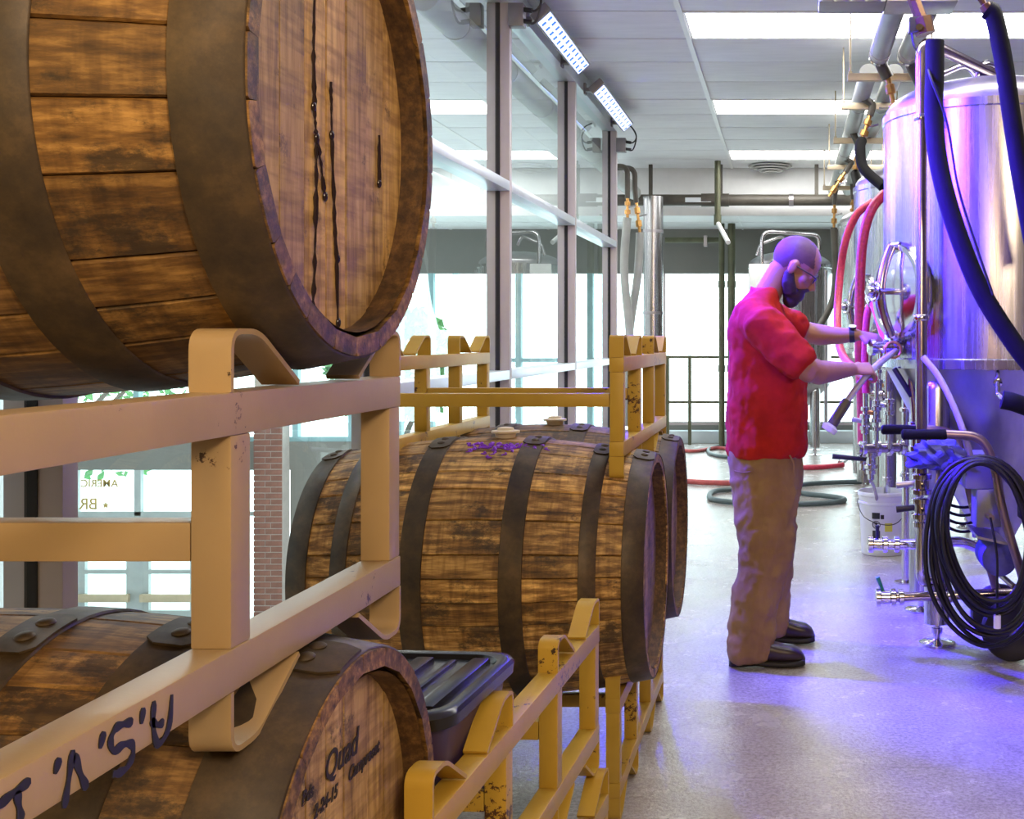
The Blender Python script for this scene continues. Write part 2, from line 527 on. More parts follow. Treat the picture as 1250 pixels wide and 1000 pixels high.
# entrance doors
def leaf(name, x0, x1):
    s = struct(name, MB().box((x0, YB, -3), (x0 + .1, YB + .06, -.93)).box((x1 - .1, YB, -3), (x1, YB + .06, -.93))
               .box((x0 + .1, YB, -1.05), (x1 - .1, YB + .06, -.93)).box((x0 + .1, YB, -3), (x1 - .1, YB + .06, -2.8))
               .box((x0 + .1, YB, -2.2), (x1 - .1, YB + .06, -2.12)).box((x0 + .1, YB, -1.66), (x1 - .1, YB + .06, -1.61)), 'door_metal')
    obj('pane', MB().box((x0 + .1, YB + .03, -2.8), (x1 - .1, YB + .035, -1.05)), 'glass', s)
    obj('push_bar', MB().box((x0 + .03, YB - .09, -2.0), (x1 - .03, YB - .03, -1.9), bevel=.01), 'strut', s)
leaf('door_1', -8.94, -8.22)
leaf('door_2', -8.14, -7.42)
w = struct('window_3', MB().box((-9.3, YB, -.93), (-6.63, YB + .06, -.88)), 'door_metal')
for x in (-9.28, -8.98, -8.18, -7.38, -6.66): obj('mullion', MB().box((x - .04, YB, -3), (x + .04, YB + .07, -.355)), 'door_metal', w)
obj('pane', MB().box((-9.25, YB + .03, -.88), (-6.63, YB + .035, -.355)), 'glass', w)
obj('pane', MB().box((-7.34, YB + .03, -3), (-6.7, YB + .035, -.93)), 'glass', w)
for body, px, pz, sz in (('AMERIC', 143, -.57, .135), ('BR', 118, -.85, .20)):
    o = obj('lettering', text_mesh(body, sz, .002, 0, .002), 'gold', w)
    o.rotation_euler = (R(90), 0, R(180)); o.location = ((px - VX) * YB / F, YB + .02, pz)
st = MB(); ring = [((.05 if i % 2 == 0 else .02) * math.sin(PI * i / 5), (.05 if i % 2 == 0 else .02) * math.cos(PI * i / 5)) for i in range(10)]
st.ring_loft([[(x, 0, z) for x, z in ring], [(x, .004, z) for x, z in ring]])
obj('star', st, 'gold', w, ((128 - VX) * YB / F, YB + .015, -.80))
# brick pier
pier = struct('wall_pier', MB().box((-6.62, YB - .19, -3), (-6.27, YB, 2.117)), 'mortar')
bme = MB().box((0, 0, 0), (.205, .1, .062), bevel=.004).mesh('brick'); bme.materials.append(M['brick'])
hme = MB().box((0, 0, 0), (.135, .1, .062), bevel=.004).mesh('brick'); hme.materials.append(M['brick'])
for k in range(37):
    z = -2.45 + .0735 * k
    for (x, me) in (((-6.63, bme), (-6.415, hme)) if k % 2 else ((-6.63, hme), (-6.485, bme))):
        o = obj('brick', me, None, pier, (x, YB - .2 + random.uniform(0, .003), z))

# glass partition wall
PY = [2.30, 4.13, 5.978, 7.81, 9.684]
for i, y in enumerate(PY):
    p = struct('trim_%d' % (i + 4), MB().box((XW - .12, y, 0), (XW, y + .05, 3.05), bevel=.002), 'alu')
    obj('gasket', MB().box((XW - .075, y - .004, 0), (XW - .05, y + .001, 3.05)), 'gasket', p)
struct('trim_9', MB().box((XW - .12, YF, 3.05), (XW, 9.76, 3.18), bevel=.004), 'alu_light')
n = 4
for i, (y0, y1) in enumerate(zip([YF] + [y + .05 for y in PY[:-1]], PY)):
    y0 += .001; y1 -= .001
    s = struct('window_%d' % (n + i), MB().box((XW - .11, y0, 0), (XW - .005, y1, .05)), 'alu_light')
    obj('transom', MB().box((XW - .118, y0, 2.068), (XW + .001, y1, 2.12), bevel=.003), 'alu_light', s)
    obj('mid_rail', MB().box((XW - .118, y0, 1.085), (XW + .001, y1, 1.133), bevel=.003), 'alu_light', s)
    for z0, z1 in ((.05, 1.085), (1.133, 2.068), (2.12, 3.05)):
        g = MB()
        vs = [g.bm.verts.new(v) for v in ((XW - .06, y0, z0), (XW - .06, y1, z0), (XW - .06, y1, z1), (XW - .06, y0, z1))]
        g.bm.faces.new(vs)
        obj('pane', g, 'glass', s)

# outside the windows
struct('ground_outside', MB().box((-40, YB + .4, -3.3), (30, 60, -3.15)), 'pave')
def tree(label, x, y, h, r):
    t = thing('tree', label, 'tree', (x, y, -3.15), 0, 'trees outside the windows')
    tm = MB().tube(curve_pts([(0, 0, 0), (.1, 0, h * .3), (-.05, .1, h * .62), (0, 0, h * .85)], 4), [.16 - .009 * i for i in range(13)], 8)
    for k in range(6):
        a = k * 1.05
        tm.tube([(0, 0, h * (.4 + .06 * k)), (math.cos(a) * r * .4, math.sin(a) * r * .4, h * (.6 + .05 * k)), (math.cos(a) * r * .7, math.sin(a) * r * .7, h * (.72 + .04 * k))], [.06, .04, .015], 6)
    obj('trunk', tm, 'bark', t)
    lf = MB()
    rr = random.Random(int(x * 10))
    for k in range(2600):
        a, b2, q = rr.uniform(0, 2 * PI), rr.uniform(-.9, 1), rr.uniform(.35, 1) ** .5 * r
        c = Vector((math.cos(a) * q * math.sqrt(1 - b2 * b2 * .8), math.sin(a) * q * math.sqrt(1 - b2 * b2 * .8), h * .72 + b2 * r * .9))
        u = Vector((rr.uniform(-1, 1), rr.uniform(-1, 1), rr.uniform(-1, 1))).normalized(); v = u.orthogonal().normalized()
        s_ = rr.uniform(.06, .14)
        lf.bm.faces.new([lf.bm.verts.new(c + p) for p in (-u * s_, -v * s_ * .5, u * s_, v * s_ * .5)])
    f = obj('foliage', lf, 'leaf', t); f['kind'] = 'stuff'
tree('green tree outside, seen below the top barrel at left', -13.6, 21.5, 5.6, 2.6)
tree('green tree outside, seen between the top barrel and the glass wall posts', -6.9, 20.0, 5.5, 1.1)

# ================================================================== BARRELS
def barrel_profile(L, rh, rb):
    def r(x):
        t = abs(x) / (L / 2)
        return rb - (rb - rh) * t ** 1.85
    return r

def make_barrel(label, loc, L, rh, rb, hoops, rz=0, seed=1, n=30, headmat='head', stavemat='stave', bung=False, spin=0, pegs=0):
    rnd = random.Random(seed)
    t = thing('oak_barrel', label, 'barrel', loc, rz, 'oak barrels in the racks')
    r = barrel_profile(L, rh, rb)
    th = .022
    # three stave widths, shared meshes
    weights = [rnd.choice((.82, 1.0, 1.2)) for _ in range(n)]
    tot = sum(weights)
    cache = {}
    ang = spin
    NX = 17
    for w_ in weights:
        da = 2 * PI * w_ / tot
        if w_ not in cache:
            mb = MB(); rings = []
            for i in range(NX):
                x = -L / 2 + L * i / (NX - 1)
                R0 = r(x); h = da / 2
                ch = .0014 / R0
                ring = []
                for a, rr in ((-h, R0 - th), (-h + ch * .4, R0 - .0035), (-h + ch * 2.2, R0), (-h * .4, R0), (h * .4, R0), (h - ch * 2.2, R0), (h - ch * .4, R0 - .0035), (h, R0 - th)):
                    ring.append((x, rr * math.cos(a), rr * math.sin(a)))
                rings.append(ring)
            mb.ring_loft(rings)
            cache[w_] = mb.mesh('stave', True, 25); cache[w_].materials.append(M[stavemat])
        o = obj('stave', cache[w_], None, t)
        o.rotation_euler = (ang + da / 2, 0, 0)
        s_ = 1 + rnd.uniform(-.0012, .0012)
        o.scale = (1, s_, s_)
        ang += da
    # chime ring inside the rim at both ends, and recessed head boards
    for sd in (1, -1):
        xe = sd * L / 2
        cm = MB().lathe([(rh - th + .001, 0), (rh - th + .001, -sd * .05), (rh - th - .006, -sd * .05), (rh - th - .006, -sd * .004)][::sd], (xe, 0, 0), 'x', 48, False)
        obj('chime', cm, 'chime', t)
        R1 = rh - th - .003
        nb = 8
        edges = [-R1]
        ws = [rnd.uniform(.75, 1.25) for _ in range(nb)]; sw = sum(ws)
        for q in ws: edges.append(edges[-1] + 2 * R1 * q / sw)
        xo = xe - sd * .034
        for b in range(nb):
            a0, a1 = edges[b] + .0012, edges[b + 1] - .0012
            a0 = max(a0, -R1 * .995); a1 = min(a1, R1 * .995)
            ys = [a0 + (a1 - a0) * q / 4 for q in range(5)]
            outl = [(y, math.sqrt(max(0, R1 * R1 - y * y))) for y in ys] + [(y, -math.sqrt(max(0, R1 * R1 - y * y))) for y in ys[::-1]]
            off = rnd.uniform(0, .0025) * sd
            mb = MB().ring_loft([[(xo - off - sd * .018, y, z) for y, z in outl], [(xo - off, y, z) for y, z in outl]])
            obj('head_board', mb, headmat, t, smooth=False)
    for (x, wd) in hoops:
        for sx in ((x, -x) if x else (0,)):
            x0, x1 = sx - wd / 2, sx + wd / 2
            R0, R1 = r(x0) + .0005, r(x1) + .0005
            pr = [(R0, x0), (R0 + .0032, x0 + .0015), (R1 + .0032, x1 - .0015), (R1, x1)]
            h = obj('hoop', MB().lathe(pr, (0, 0, 0), 'x', 72, False), 'hoop', t, angle=60)
            # lapped strap end with rivets near the top of the barrel
            a0 = R(96) + rnd.uniform(-.05, .08)
            lap = MB(); rings = []
            for q in range(9):
                a = a0 + .30 * (q / 8 - .5)
                hw = wd / 2 * (1 if 0 < q < 8 else .55)
                RR = r(sx) + .0042
                s2 = (r(sx + hw) - r(sx - hw)) / 2
                rings.append([(sx - hw, (RR - s2) * math.cos(a), (RR - s2) * math.sin(a)), (sx + hw, (RR + s2) * math.cos(a), (RR + s2) * math.sin(a)),
                              (sx + hw, (RR + s2 + .003) * math.cos(a), (RR + s2 + .003) * math.sin(a)), (sx - hw, (RR - s2 + .003) * math.cos(a), (RR - s2 + .003) * math.sin(a))])
            obj('hoop_lap', lap.ring_loft(rings), 'hoop', h)
            rv = MB()
            for da_ in (-.055, .055):
                a = a0 + da_; RR = r(sx) + .0072
                rv.sphere((sx, RR * math.cos(a), RR * math.sin(a)), .011, (1, 1, .45), Matrix.Rotation(a - PI / 2, 3, 'X'), 12)
            obj('rivet', rv, 'hoop', h)
    if bung:
        bx = .03
        b = MB().lathe([(.026, -.004), (.030, .012), (.040, .013), (.040, .019), (.024, .021), (.022, .027), (.014, .029)], (bx, 0, rb), 'z', 20)
        obj('bung', b, 'bung', t)
    return t, r

XU = -.519
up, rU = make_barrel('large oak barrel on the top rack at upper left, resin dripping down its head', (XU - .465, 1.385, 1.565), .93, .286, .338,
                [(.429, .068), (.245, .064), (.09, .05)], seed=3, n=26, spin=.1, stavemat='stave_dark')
# resin runs on the head boards (px -> head plane)
def on_plane_x(px, py, X):
    d = F * X / (px - VX)
    return Vector((X, d, CH - (py - VY) * d / F))
def runs(parent_loc, X, lists, name, mat, parent, r=.0022, n=6, amp=0, flat=.5):
    for pts in lists:
        P = [on_plane_x(a, b, X) - Vector(parent_loc) for a, b in pts]
        if amp:
            P = curve_pts(P, 8)
            rs = [r * random.uniform(.5, 1.7) for _ in P]
            P = [p + Vector((0, random.uniform(-amp, amp), 0)) for p in P]
        else: rs = r
        obj(name, MB().tube(P, rs, n, flat=1), mat, parent)
HX = XU - .0335
runs(up.location, HX, [[(384, -10), (383, 60), (384, 130), (386, 165)], [(386, 165), (391, 195), (396, 235)], [(386, 168), (386, 230), (384, 330), (382, 378)],
                       [(404, 100), (405, 150), (408, 260), (411, 318), (413, 398)], [(463, 165), (463, 225)]], 'resin_run', 'resin', up, .0019, 7, .0008)
for q in ((387, 168), (397, 240), (412, 316), (413, 394), (383, 130), (405, 165), (463, 224)):
    p = on_plane_x(q[0], q[1], HX) - up.location
    obj('resin_drop', MB().sphere(p, .0042, (.7, 1, 1.5), None, 10), 'resin', up)

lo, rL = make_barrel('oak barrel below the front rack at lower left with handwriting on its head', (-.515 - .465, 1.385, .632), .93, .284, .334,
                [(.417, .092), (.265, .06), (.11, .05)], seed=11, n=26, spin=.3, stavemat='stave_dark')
LXp = -.515 - .0345
def hand(body, px, py, size, parent, X, bold=.0006, rot=0):
    """handwriting on a barrel head that faces +X"""
    p = on_plane_x(px, py, X) - parent.location
    o = obj('handwriting', text_mesh(body, size, .0004, .25, bold), 'ink', parent, p)
    o.rotation_euler = (R(90 + rot), 0, R(90))
    return o
hand('Bds', 368, 985, .022, lo, LXp + .002)
hand('Quad', 396, 957, .046, lo, LXp + .002)
hand('2-24-15', 383, 1001, .022, lo, LXp + .002)
hand('Campreset', 425, 955, .024, lo, LXp + .002)

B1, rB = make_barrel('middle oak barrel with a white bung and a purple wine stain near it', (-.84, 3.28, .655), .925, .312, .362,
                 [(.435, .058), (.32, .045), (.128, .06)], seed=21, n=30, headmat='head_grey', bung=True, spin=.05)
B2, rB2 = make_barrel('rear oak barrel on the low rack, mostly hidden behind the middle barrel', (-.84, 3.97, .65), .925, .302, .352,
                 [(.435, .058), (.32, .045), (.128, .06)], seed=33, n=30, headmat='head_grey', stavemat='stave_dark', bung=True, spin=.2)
# wine stain under the bung
sm = MB(); rr = random.Random(5)
for k in range(46):
    x = rr.gauss(.03, .05); a = R(102) + abs(rr.gauss(0, .085)); Rr = rB(x) + .0012
    pts = [(x + rr.uniform(-.004, .004) * q, Rr * math.cos(a + .012 * q), Rr * math.sin(a + .012 * q)) for q in range(5)]
    sm.tube(pts, [.001, rr.uniform(.002, .005), rr.uniform(.002, .006), .002, .001], 5)
obj('wine_stain', sm, 'purple_patch', B1)
# ================================================================== RACKS
def make_rack(label, loc, rz=0, k=1.0, Wd=.678, tubes=(0, 1), mat='yellow', hump=.0625, tk=1.0, mid=0, s2=0, zoff=.018, Hf=None):
    """steel two-barrel rack; origin at the floor-side centre of its right (aisle) frame's outer face, near end"""
    t = thing('barrel_rack', label, 'rack', loc, rz, 'steel barrel racks')
    g = .04 * k * tk; H = Hf or .268 * k; st_ = .343 * k; L = 3 * st_ + g
    PYS = [0 - mid, st_ - mid, 2 * st_ - s2, 3 * st_]
    z0, z1 = hump, hump + H
    for sx in (0, 1):
        xo = 0 if sx == 0 else -(Wd - g)
        a, b = xo - g, xo
        obj('top_rail', MB().box((a, -mid, z1 - g), (b, L, z1), bevel=.003), mat, t)
        obj('bottom_rail', MB().box((a, -mid, z0), (b, L, z0 + g), bevel=.003), mat, t)
        for q in range(4):
            y = PYS[q]
            obj('post', MB().box((a + .0015, y + .001, z0 + g), (b - .0015, y + g - .001, z1 - g), bevel=.002), mat, t)
            sg = 1 if q % 2 == 0 else -1
            yo = y + .002 if sg > 0 else y + g - .002
            rd = .018 * k
            for zz, zs in ((z1, 1), (z0, -1)):
                hh = hump
                P = bend([(0, yo, zz), (0, yo, zz + zs * (hh - .003)), (0, yo + sg * .052 * k, zz + zs * (hh - .003)), (0, yo + sg * .14 * k, zz + zs * .004)], rd, 6)
                mb = MB().strip([(a + g / 2, p[1], p[2]) for p in P], g * .98, .006)
                obj('cradle_bracket', mb, mat, t)
    for q in tubes:
        y = PYS[q]
        zm = (z0 + z1) / 2 + zoff
        mb = MB().box((-Wd + g, y + .003, zm - g * .45), (-g, y + g * .9, zm + g * .45), bevel=.002)
        obj('cross_tube', mb, mat, t)
    return t
rkA = make_rack('cream barrel rack in the left foreground with black upside-down marker letters', (-.563, .452, .876), 0, 1.135, .72, (1, 2), 'cream', .065, 0.97, .14, .071, 0)
rkE = make_rack('floor rack under the lower left barrel', (-.563, .452, 0), 0, 1.135, .72, (1, 2), 'yellow', .025, 0.97, .14, .071, 0)
rkC = make_rack('yellow barrel rack standing on top of the middle and rear barrels', (-.4435, 3.083, .921), 0, 1, .678, (0, 1), 'yellow', .06)
rkD = make_rack('yellow barrel rack on the floor carrying the middle and rear barrels', (-.4536, 3.083, 0), 0, 1, .678, (1, 2), 'yellow')
rkF = make_rack('empty yellow barrel rack holding the black tote, upper of the near pair', (-.484, 1.56, .3145), R(-2.7), 1, .678, (0, 1, 2), 'yellow')
rkG = make_rack('empty yellow barrel rack on the floor under the rack with the tote', (-.478, 1.575, 0), R(-3.4), 1, .678, (1, 2), 'yellow', Hf=.190)

# marker letters on the lower rail of the front rack (they stand on their heads)
strokes = [[(187, 856), (186, 886), (192, 909), (205, 888), (209, 848)], [(183, 880), (191, 885), (199, 882)], [(174, 864), (171.6, 884)],
           [(161, 881), (150, 884), (140, 889.5), (134, 904), (138, 917), (150, 909), (160, 909), (161, 922), (153, 938), (143, 944), (136.5, 945)],
           [(126, 893), (121, 914)], [(88, 915.5), (83, 950), (77, 987)], [(90, 921), (97, 945), (105, 963)], [(71.5, 925), (66, 945)],
           [(36, 953), (18, 966), (0, 981), (-14, 992)], [(19.5, 966), (22, 985), (25, 1002)]]
for s_ in strokes:
    P = curve_pts([on_plane_x(a, b, -.563) - rkA.location for a, b in s_], 5)
    mb = MB(); L_, R_ = [], []
    for i, p in enumerate(P):
        tg = (P[min(i + 1, len(P) - 1)] - P[max(i - 1, 0)]).normalized()
        w_ = .0034 * (1 + .25 * math.sin(i * .9)) * (.6 if i in (0, len(P) - 1) else 1)
        nn = Vector((0, -tg.z, tg.y)) * w_
        L_.append(p + nn); R_.append(p - nn)
    o_ = Vector((.0012, 0, 0))
    obj('marker_stroke', mb.ring_loft([[l, r_, r_ + o_, l + o_] for l, r_ in zip(L_, R_)]), 'marker', rkA, smooth=False)

# ================================================================== TOTE
tt = thing('storage_tote', 'black plastic storage tote with ribbed lid resting in the yellow rack', 'tote', (-.512, 1.70, .553), R(-4))
TW, TL = .58, .335
tb = MB()
rings = []
for z, ins in ((0, .03), (.01, .022), (.15, .006), (.165, .004)):
    a, b, c, d = -TW + ins, -ins, ins, TL - ins
    cr = .035
    ring = []
    for cx, cy, s0 in ((b - cr, d - cr, 0), (a + cr, d - cr, 90), (a + cr, c + cr, 180), (b - cr, c + cr, 270)):
        for q in range(6): ring.append((cx + cr * math.cos(R(s0 + 18 * q)), cy + cr * math.sin(R(s0 + 18 * q)), z))
    rings.append(ring)
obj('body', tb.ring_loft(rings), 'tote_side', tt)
lid = MB(); rings = []
for z, ins in ((.164, -.010), (.182, -.012), (.188, -.008), (.190, .0), (.188, .012), (.180, .016), (.180, .03)):
    a, b, c, d = -TW + ins, -ins, ins, TL - ins
    cr = .05
    ring = []
    for cx, cy, s0 in ((b - cr, d - cr, 0), (a + cr, d - cr, 90), (a + cr, c + cr, 180), (b - cr, c + cr, 270)):
        for q in range(8): ring.append((cx + cr * math.cos(R(s0 + 90 / 7 * q)), cy + cr * math.sin(R(s0 + 90 / 7 * q)), z))
    rings.append(ring)
obj('lid', lid.ring_loft(rings), 'tote', tt)
for k in range(6):
    x = -.045 - .10 * k
    obj('lid_rib', MB().box((x - .016, .035, .172), (x + .016, TL - .035, .190), bevel=.005), 'tote', tt)
    if k: obj('lid_rib', MB().box((x + .043, .035, .172), (x + .056, TL - .035, .186), bevel=.004), 'tote', tt)

# ================================================================== LED BARS ON THE GLASS WALL
def led_bar(label, y0, y1, spot, pw):
    t = thing('led_bar_light', label, 'light', (-1.345, y0, 3.06), 0, 'LED bars along the top of the glass wall')
    rot = Matrix.Rotation(R(-42), 3, 'Y')
    L = y1 - y0
    obj('housing', MB().box((-.055, 0, -.022), (.055, L, .03), rot, .006), 'fixture', t)
    # the light strip sits under the housing, facing the room
    def P(x, y, z): v = rot @ Vector((x, 0, z)); return (v.x, y, v.z)
    m = MB(); m.ring_loft([[P(-.045, .03, -.026), P(.045, .03, -.026), P(.045, .03, -.020), P(-.045, .03, -.020)], [P(-.045, L - .03, -.026), P(.045, L - .03, -.026), P(.045, L - .03, -.020), P(-.045, L - .03, -.020)]])
    obj('light_strip', m, 'led', t, smooth=False)
    for r_ in (-.022, .022):
        for k in range(12):
            yy = .08 + (L - .16) * k / 11
            m = MB(); m.ring_loft([[P(r_ - .015, yy, -.028), P(r_ + .015, yy, -.028), P(r_ + .015, yy + .03, -.028), P(r_ - .015, yy + .03, -.028)], [P(r_ - .015, yy, -.0255), P(r_ + .015, yy, -.0255), P(r_ + .015, yy + .03, -.0255), P(r_ - .015, yy + .03, -.0255)]])
            obj('led_cluster', m, 'led_chip', t, smooth=False)
    for yy in (.12, L - .15):
        obj('bracket', MB().box((-.105, yy, -.01), (-.02, yy + .05, .015), None, .003).box((-.108, yy, -.03), (-.095, yy + .05, .05)), 'fixture', t)
    if pw:
        l = bpy.data.lights.new('led_light', 'AREA'); l.energy = pw; l.color = (.045, .008, 1.0); l.shape = 'RECTANGLE'; l.size = .1; l.size_y = L; l.spread = R(spot[1])
        o = bpy.data.objects.new('led_light', l); COL.objects.link(o)
        c = Vector((-1.30, (y0 + y1) / 2, 3.0)); o.location = c
        q = (Vector(spot[0]) - c).to_track_quat('-Z', 'Y'); o.rotation_euler = q.to_euler()
led_bar('LED bar light on the glass wall above the top of the picture, nearest', 2.5, 3.75, ((1.0, 4.8, 1.8), 36), 80)
led_bar('LED bar light on the glass wall just above the top of the picture', 4.3, 5.6, ((.75, 4.8, 1.5), 68), 260)
led_bar('LED bar light with a patchy blue-white strip, nearer of the two in view', 6.2, 7.45, ((.6, 5.2, 1.6), 45), 130)
led_bar('LED bar light with rows of blue dots, farther of the two in view', 8.0, 9.5, ((.6, 6.0, 1.5), 60), 30)
for i, (y, z, nm) in enumerate(((5.96, 2.98, 'nearest'), (9.68, 2.93, 'farthest'))):
    for sx, sd in ((XW + .03, 'room'), (XW - .19, 'hall')):
        t = thing('junction_box', 'small grey junction box at the top of the %s glass wall post, %s side' % (nm, sd), 'junction box', (sx, y, z))
        obj('box', MB().box((-.03, -.02, -.06), (.05, .05, .06), bevel=.005), 'fixture', t)
        s_ = 1 if sd == 'room' else -1
        for k in (0, 1):
            obj('cable', MB().tube(curve_pts([(.01 + .04 * s_, .0, .03 - .06 * k), (.01 + .10 * s_, -.01, .02 - .06 * k), (.01 + .13 * s_, -.01, .07), (.01 + .09 * s_, 0, .15), (.01 + .03 * s_, .02, .19)], 6), .006, 8), 'black', t)
            obj('gland', MB().cyl((.01 + .03 * s_, 0, .03 - .06 * k), (.01 + .085 * s_, -.005, .02 - .06 * k), .013, 12), 'black', t)

# ================================================================== TANKS
def fitting(parent, pts, r, fl=(), mat='chrome', name='pipe', rad=.05):
    pts = [Vector(p) for p in pts]
    mb = MB().tube(bend(pts, rad) if len(pts) > 2 else pts, r, 14)
    o = obj(name, mb, mat, parent)
    for (i, t, k) in fl:
        p = pts[i].lerp(pts[i + 1], t); d = (pts[i + 1] - pts[i]).normalized()
        obj('clamp', MB().tube([p - d * .012, p - d * .009, p + d * .009, p + d * .012], [r * 1.3, r * k, r * k, r * 1.3], 16), 'chrome', o)
    return o

def valve(parent, p, ax, r=.025, handle=(0, 0, 1), hl=.12, grip='black'):
    """butterfly valve: body, two clamps, a lever with a plastic grip"""
    p = Vector(p); ax = Vector(ax).normalized(); h = Vector(handle).normalized()
    b = MB().tube([p - ax * .045, p - ax * .04, p - ax * .022, p - ax * .018, p + ax * .018, p + ax * .022, p + ax * .04, p + ax * .045], [r, r * 1.7, r * 1.7, r * 1.25, r * 1.25, r * 1.7, r * 1.7, r], 18)
    v = obj('valve', b, 'chrome', parent)
    side = ax.cross(h).normalized()
    q = p + side * (-r * 1.5)
    obj('stem', MB().cyl(p, q + side * (-.02), .008, 10), 'chrome', v)
    obj('handle', MB().tube([q, q + h * hl * .3, q + h * hl], [(.009, .006), (.012, .007), (.014, .009)], 12), grip, v)
    obj('bolt', MB().cyl(p + side * r * 1.2, p + side * (r * 2.1), .007, 8), 'chrome', v)
    return v

def make_tank(label, X, Y, Rr, zb, z1, z2, legs=True, group='stainless fermenting tanks'):
    t = thing('fermenting_tank', label, 'tank', (X, Y, 0), 0, group)
    obj('shell', MB().lathe([(Rr - .004, z1), (Rr, z1 + .004), (Rr, z2 - .004), (Rr - .004, z2)], n=96), 'steel', t)
    obj('band', MB().lathe([(Rr - .01, z1 - .006), (Rr + .007, z1 - .004), (Rr + .009, z1 + .035), (Rr + .001, z1 + .04)], n=96, caps=False), 'steel', t)
    obj('band', MB().lathe([(Rr + .001, z2 - .035), (Rr + .006, z2 - .03), (Rr + .006, z2 + .002), (Rr - .01, z2 + .006)], n=96, caps=False), 'steel', t)
    dome = [(Rr - .012, z2 + .001)] + [(Rr * math.cos(R(a)) * .985, z2 + .012 + .15 * math.sin(R(a))) for a in range(8, 88, 8)] + [(.02, z2 + .163)]
    obj('dome', MB().lathe(dome, n=64), 'steel_matt', t)
    obj('cone', MB().lathe([(.045, zb), (.05, zb + .03), (Rr - .03, z1 - .05), (Rr - .008, z1 - .005)], n=64), 'steel_matt', t)
    a = Rr * .6
    for sx in (-1, 1):
        for sy in (-1, 1):
            lg = obj('leg', MB().lathe([(.03, .085), (.055, .09), (.055, z1 - .09), (.05, z1 - .065), (.036, z1 - .05), (.015, z1 - .042)], (sx * a, sy * a, 0), 'z', 24), 'steel', t)
            obj('foot', MB().lathe([(.078, 0), (.078, .008), (.02, .016), (.014, .022), (.014, .045), (.024, .047), (.024, .068), (.014, .07), (.014, .092)], (sx * a, sy * a, 0), 'z', 24), 'chrome', lg)
    return t

T1 = make_tank('large stainless fermenting tank at the right edge, lit blue, with a manway and hoses', .93, 5.18, .50, .31, 1.175, 2.29)
T2 = make_tank('second stainless fermenting tank, behind the nearest one, seen beside the pink hoses', .93, 7.6, .50, .31, 1.175, 2.29)
T3 = make_tank('third stainless fermenting tank in the row at right, hidden behind the second', .93, 10.0, .50, .31, 1.175, 2.29)
T4 = make_tank('small stainless tank at the back wall, right behind the man', .01, 13.0, .47, .35, .80, 2.12)

def L1(p): return Vector(p) - Vector((.93, 5.18, 0))
# cleaning pipe standing in front of tank one
cp_ = fitting(T1, [L1((.545, 4.72, .74)), L1((.545, 4.72, 2.53)), L1((.92, 4.98, 2.43)), L1((.99, 5.05, 2.38))], .024, [(0, .02, 1.5), (0, .82, 1.35), (0, .36, 1.4)], 'pipe_steel', 'cleaning_pipe', .07)
obj('clamp_arm', MB().cyl(L1((.545, 4.72, 2.21)), L1((.72, 4.80, 2.21)), .008, 8), 'chrome', cp_)
for k, z in enumerate((.70, .60)):
    valve(T1, L1((.545, 4.72, z)), (0, 0, 1), .025, (-1, 0, -.1), .10, 'steel_matt' if k == 0 else 'black')
fitting(T1, [L1((.545, 4.72, .56)), L1((.545, 4.72, .30)), L1((.66, 4.95, .25))], .024, [(0, .1, 1.5)], 'chrome')
# grab loop on the dome
fitting(T1, [L1((.62, 5.0, 2.30)), L1((.60, 5.0, 2.42)), L1((.78, 5.0, 2.50)), L1((.86, 5.05, 2.40))], .015, (), 'chrome', 'dome_loop')
fitting(T1, [L1((.80, 4.95, 2.36)), L1((.83, 4.93, 2.49)), L1((.93, 5.0, 2.47)), L1((.95, 5.05, 2.42))], .017, (), 'chrome', 'dome_loop')
# manway door
th0 = R(205)
def manway(tank, cz, thd, w_=.17, h_=.19):
    th = R(thd); c = Vector((math.cos(th), math.sin(th), 0)); sd = Vector((-math.sin(th), math.cos(th), 0)); up_ = Vector((0, 0, 1))
    o0 = c * .478 + up_ * cz
    def ell(dp, k): return [o0 + c * dp + sd * (w_ * k * math.cos(2 * PI * j / 40)) + up_ * (h_ * k * math.sin(2 * PI * j / 40)) for j in range(40)]
    d = obj('manway', MB().ring_loft([ell(.0, 1.12), ell(.045, 1.12), ell(.06, 1.07), ell(.06, .95), ell(.045, .93), ell(.06, .6), ell(.068, .2)]), 'chrome', tank)
    for sg in (1, -1):
        obj('rim_lug', MB().tube([o0 + up_ * sg * h_ * 1.05 + c * .05 - sd * .03, o0 + up_ * sg * h_ * 1.05 + c * .05 + sd * .03], .014, 12), 'chrome', d)
    obj('yoke', MB().tube(curve_pts([o0 + up_ * h_ * 1.02 + c * .075, o0 + up_ * h_ * .5 + c * .115, o0 + c * .13, o0 - up_ * h_ * .5 + c * .115, o0 - up_ * h_ * 1.02 + c * .075], 6), [(.011, .019)] * 25, 12), 'pipe_steel', d)
    obj('spindle', MB().tube([o0 + c * .05, o0 + c * .13, o0 + c * .14, o0 + c * .19, o0 + c * .2], [.014, .014, .022, .022, .016], 14), 'chrome', d)
    obj('hand_wheel', MB().tube([o0 + c * .165 + (sd * math.cos(a) + up_ * math.sin(a)) * .038 for a in [2 * PI * j / 28 for j in range(28)]], .0085, 8, closed=True), 'chrome', d)
    for a in (0, PI / 2, PI, 1.5 * PI):
        obj('spoke', MB().cyl(o0 + c * .165, o0 + c * .165 + (sd * math.cos(a) + up_ * math.sin(a)) * .038, .005, 8), 'chrome', d)
    obj('hinge', MB().tube([o0 + sd * w_ * 1.15 + c * .03 - up_ * .05, o0 + sd * w_ * 1.15 + c * .03 + up_ * .05], .014, 12), 'chrome', d)
manway(T1, 1.50, 208)
manway(T2, 1.50, 208)
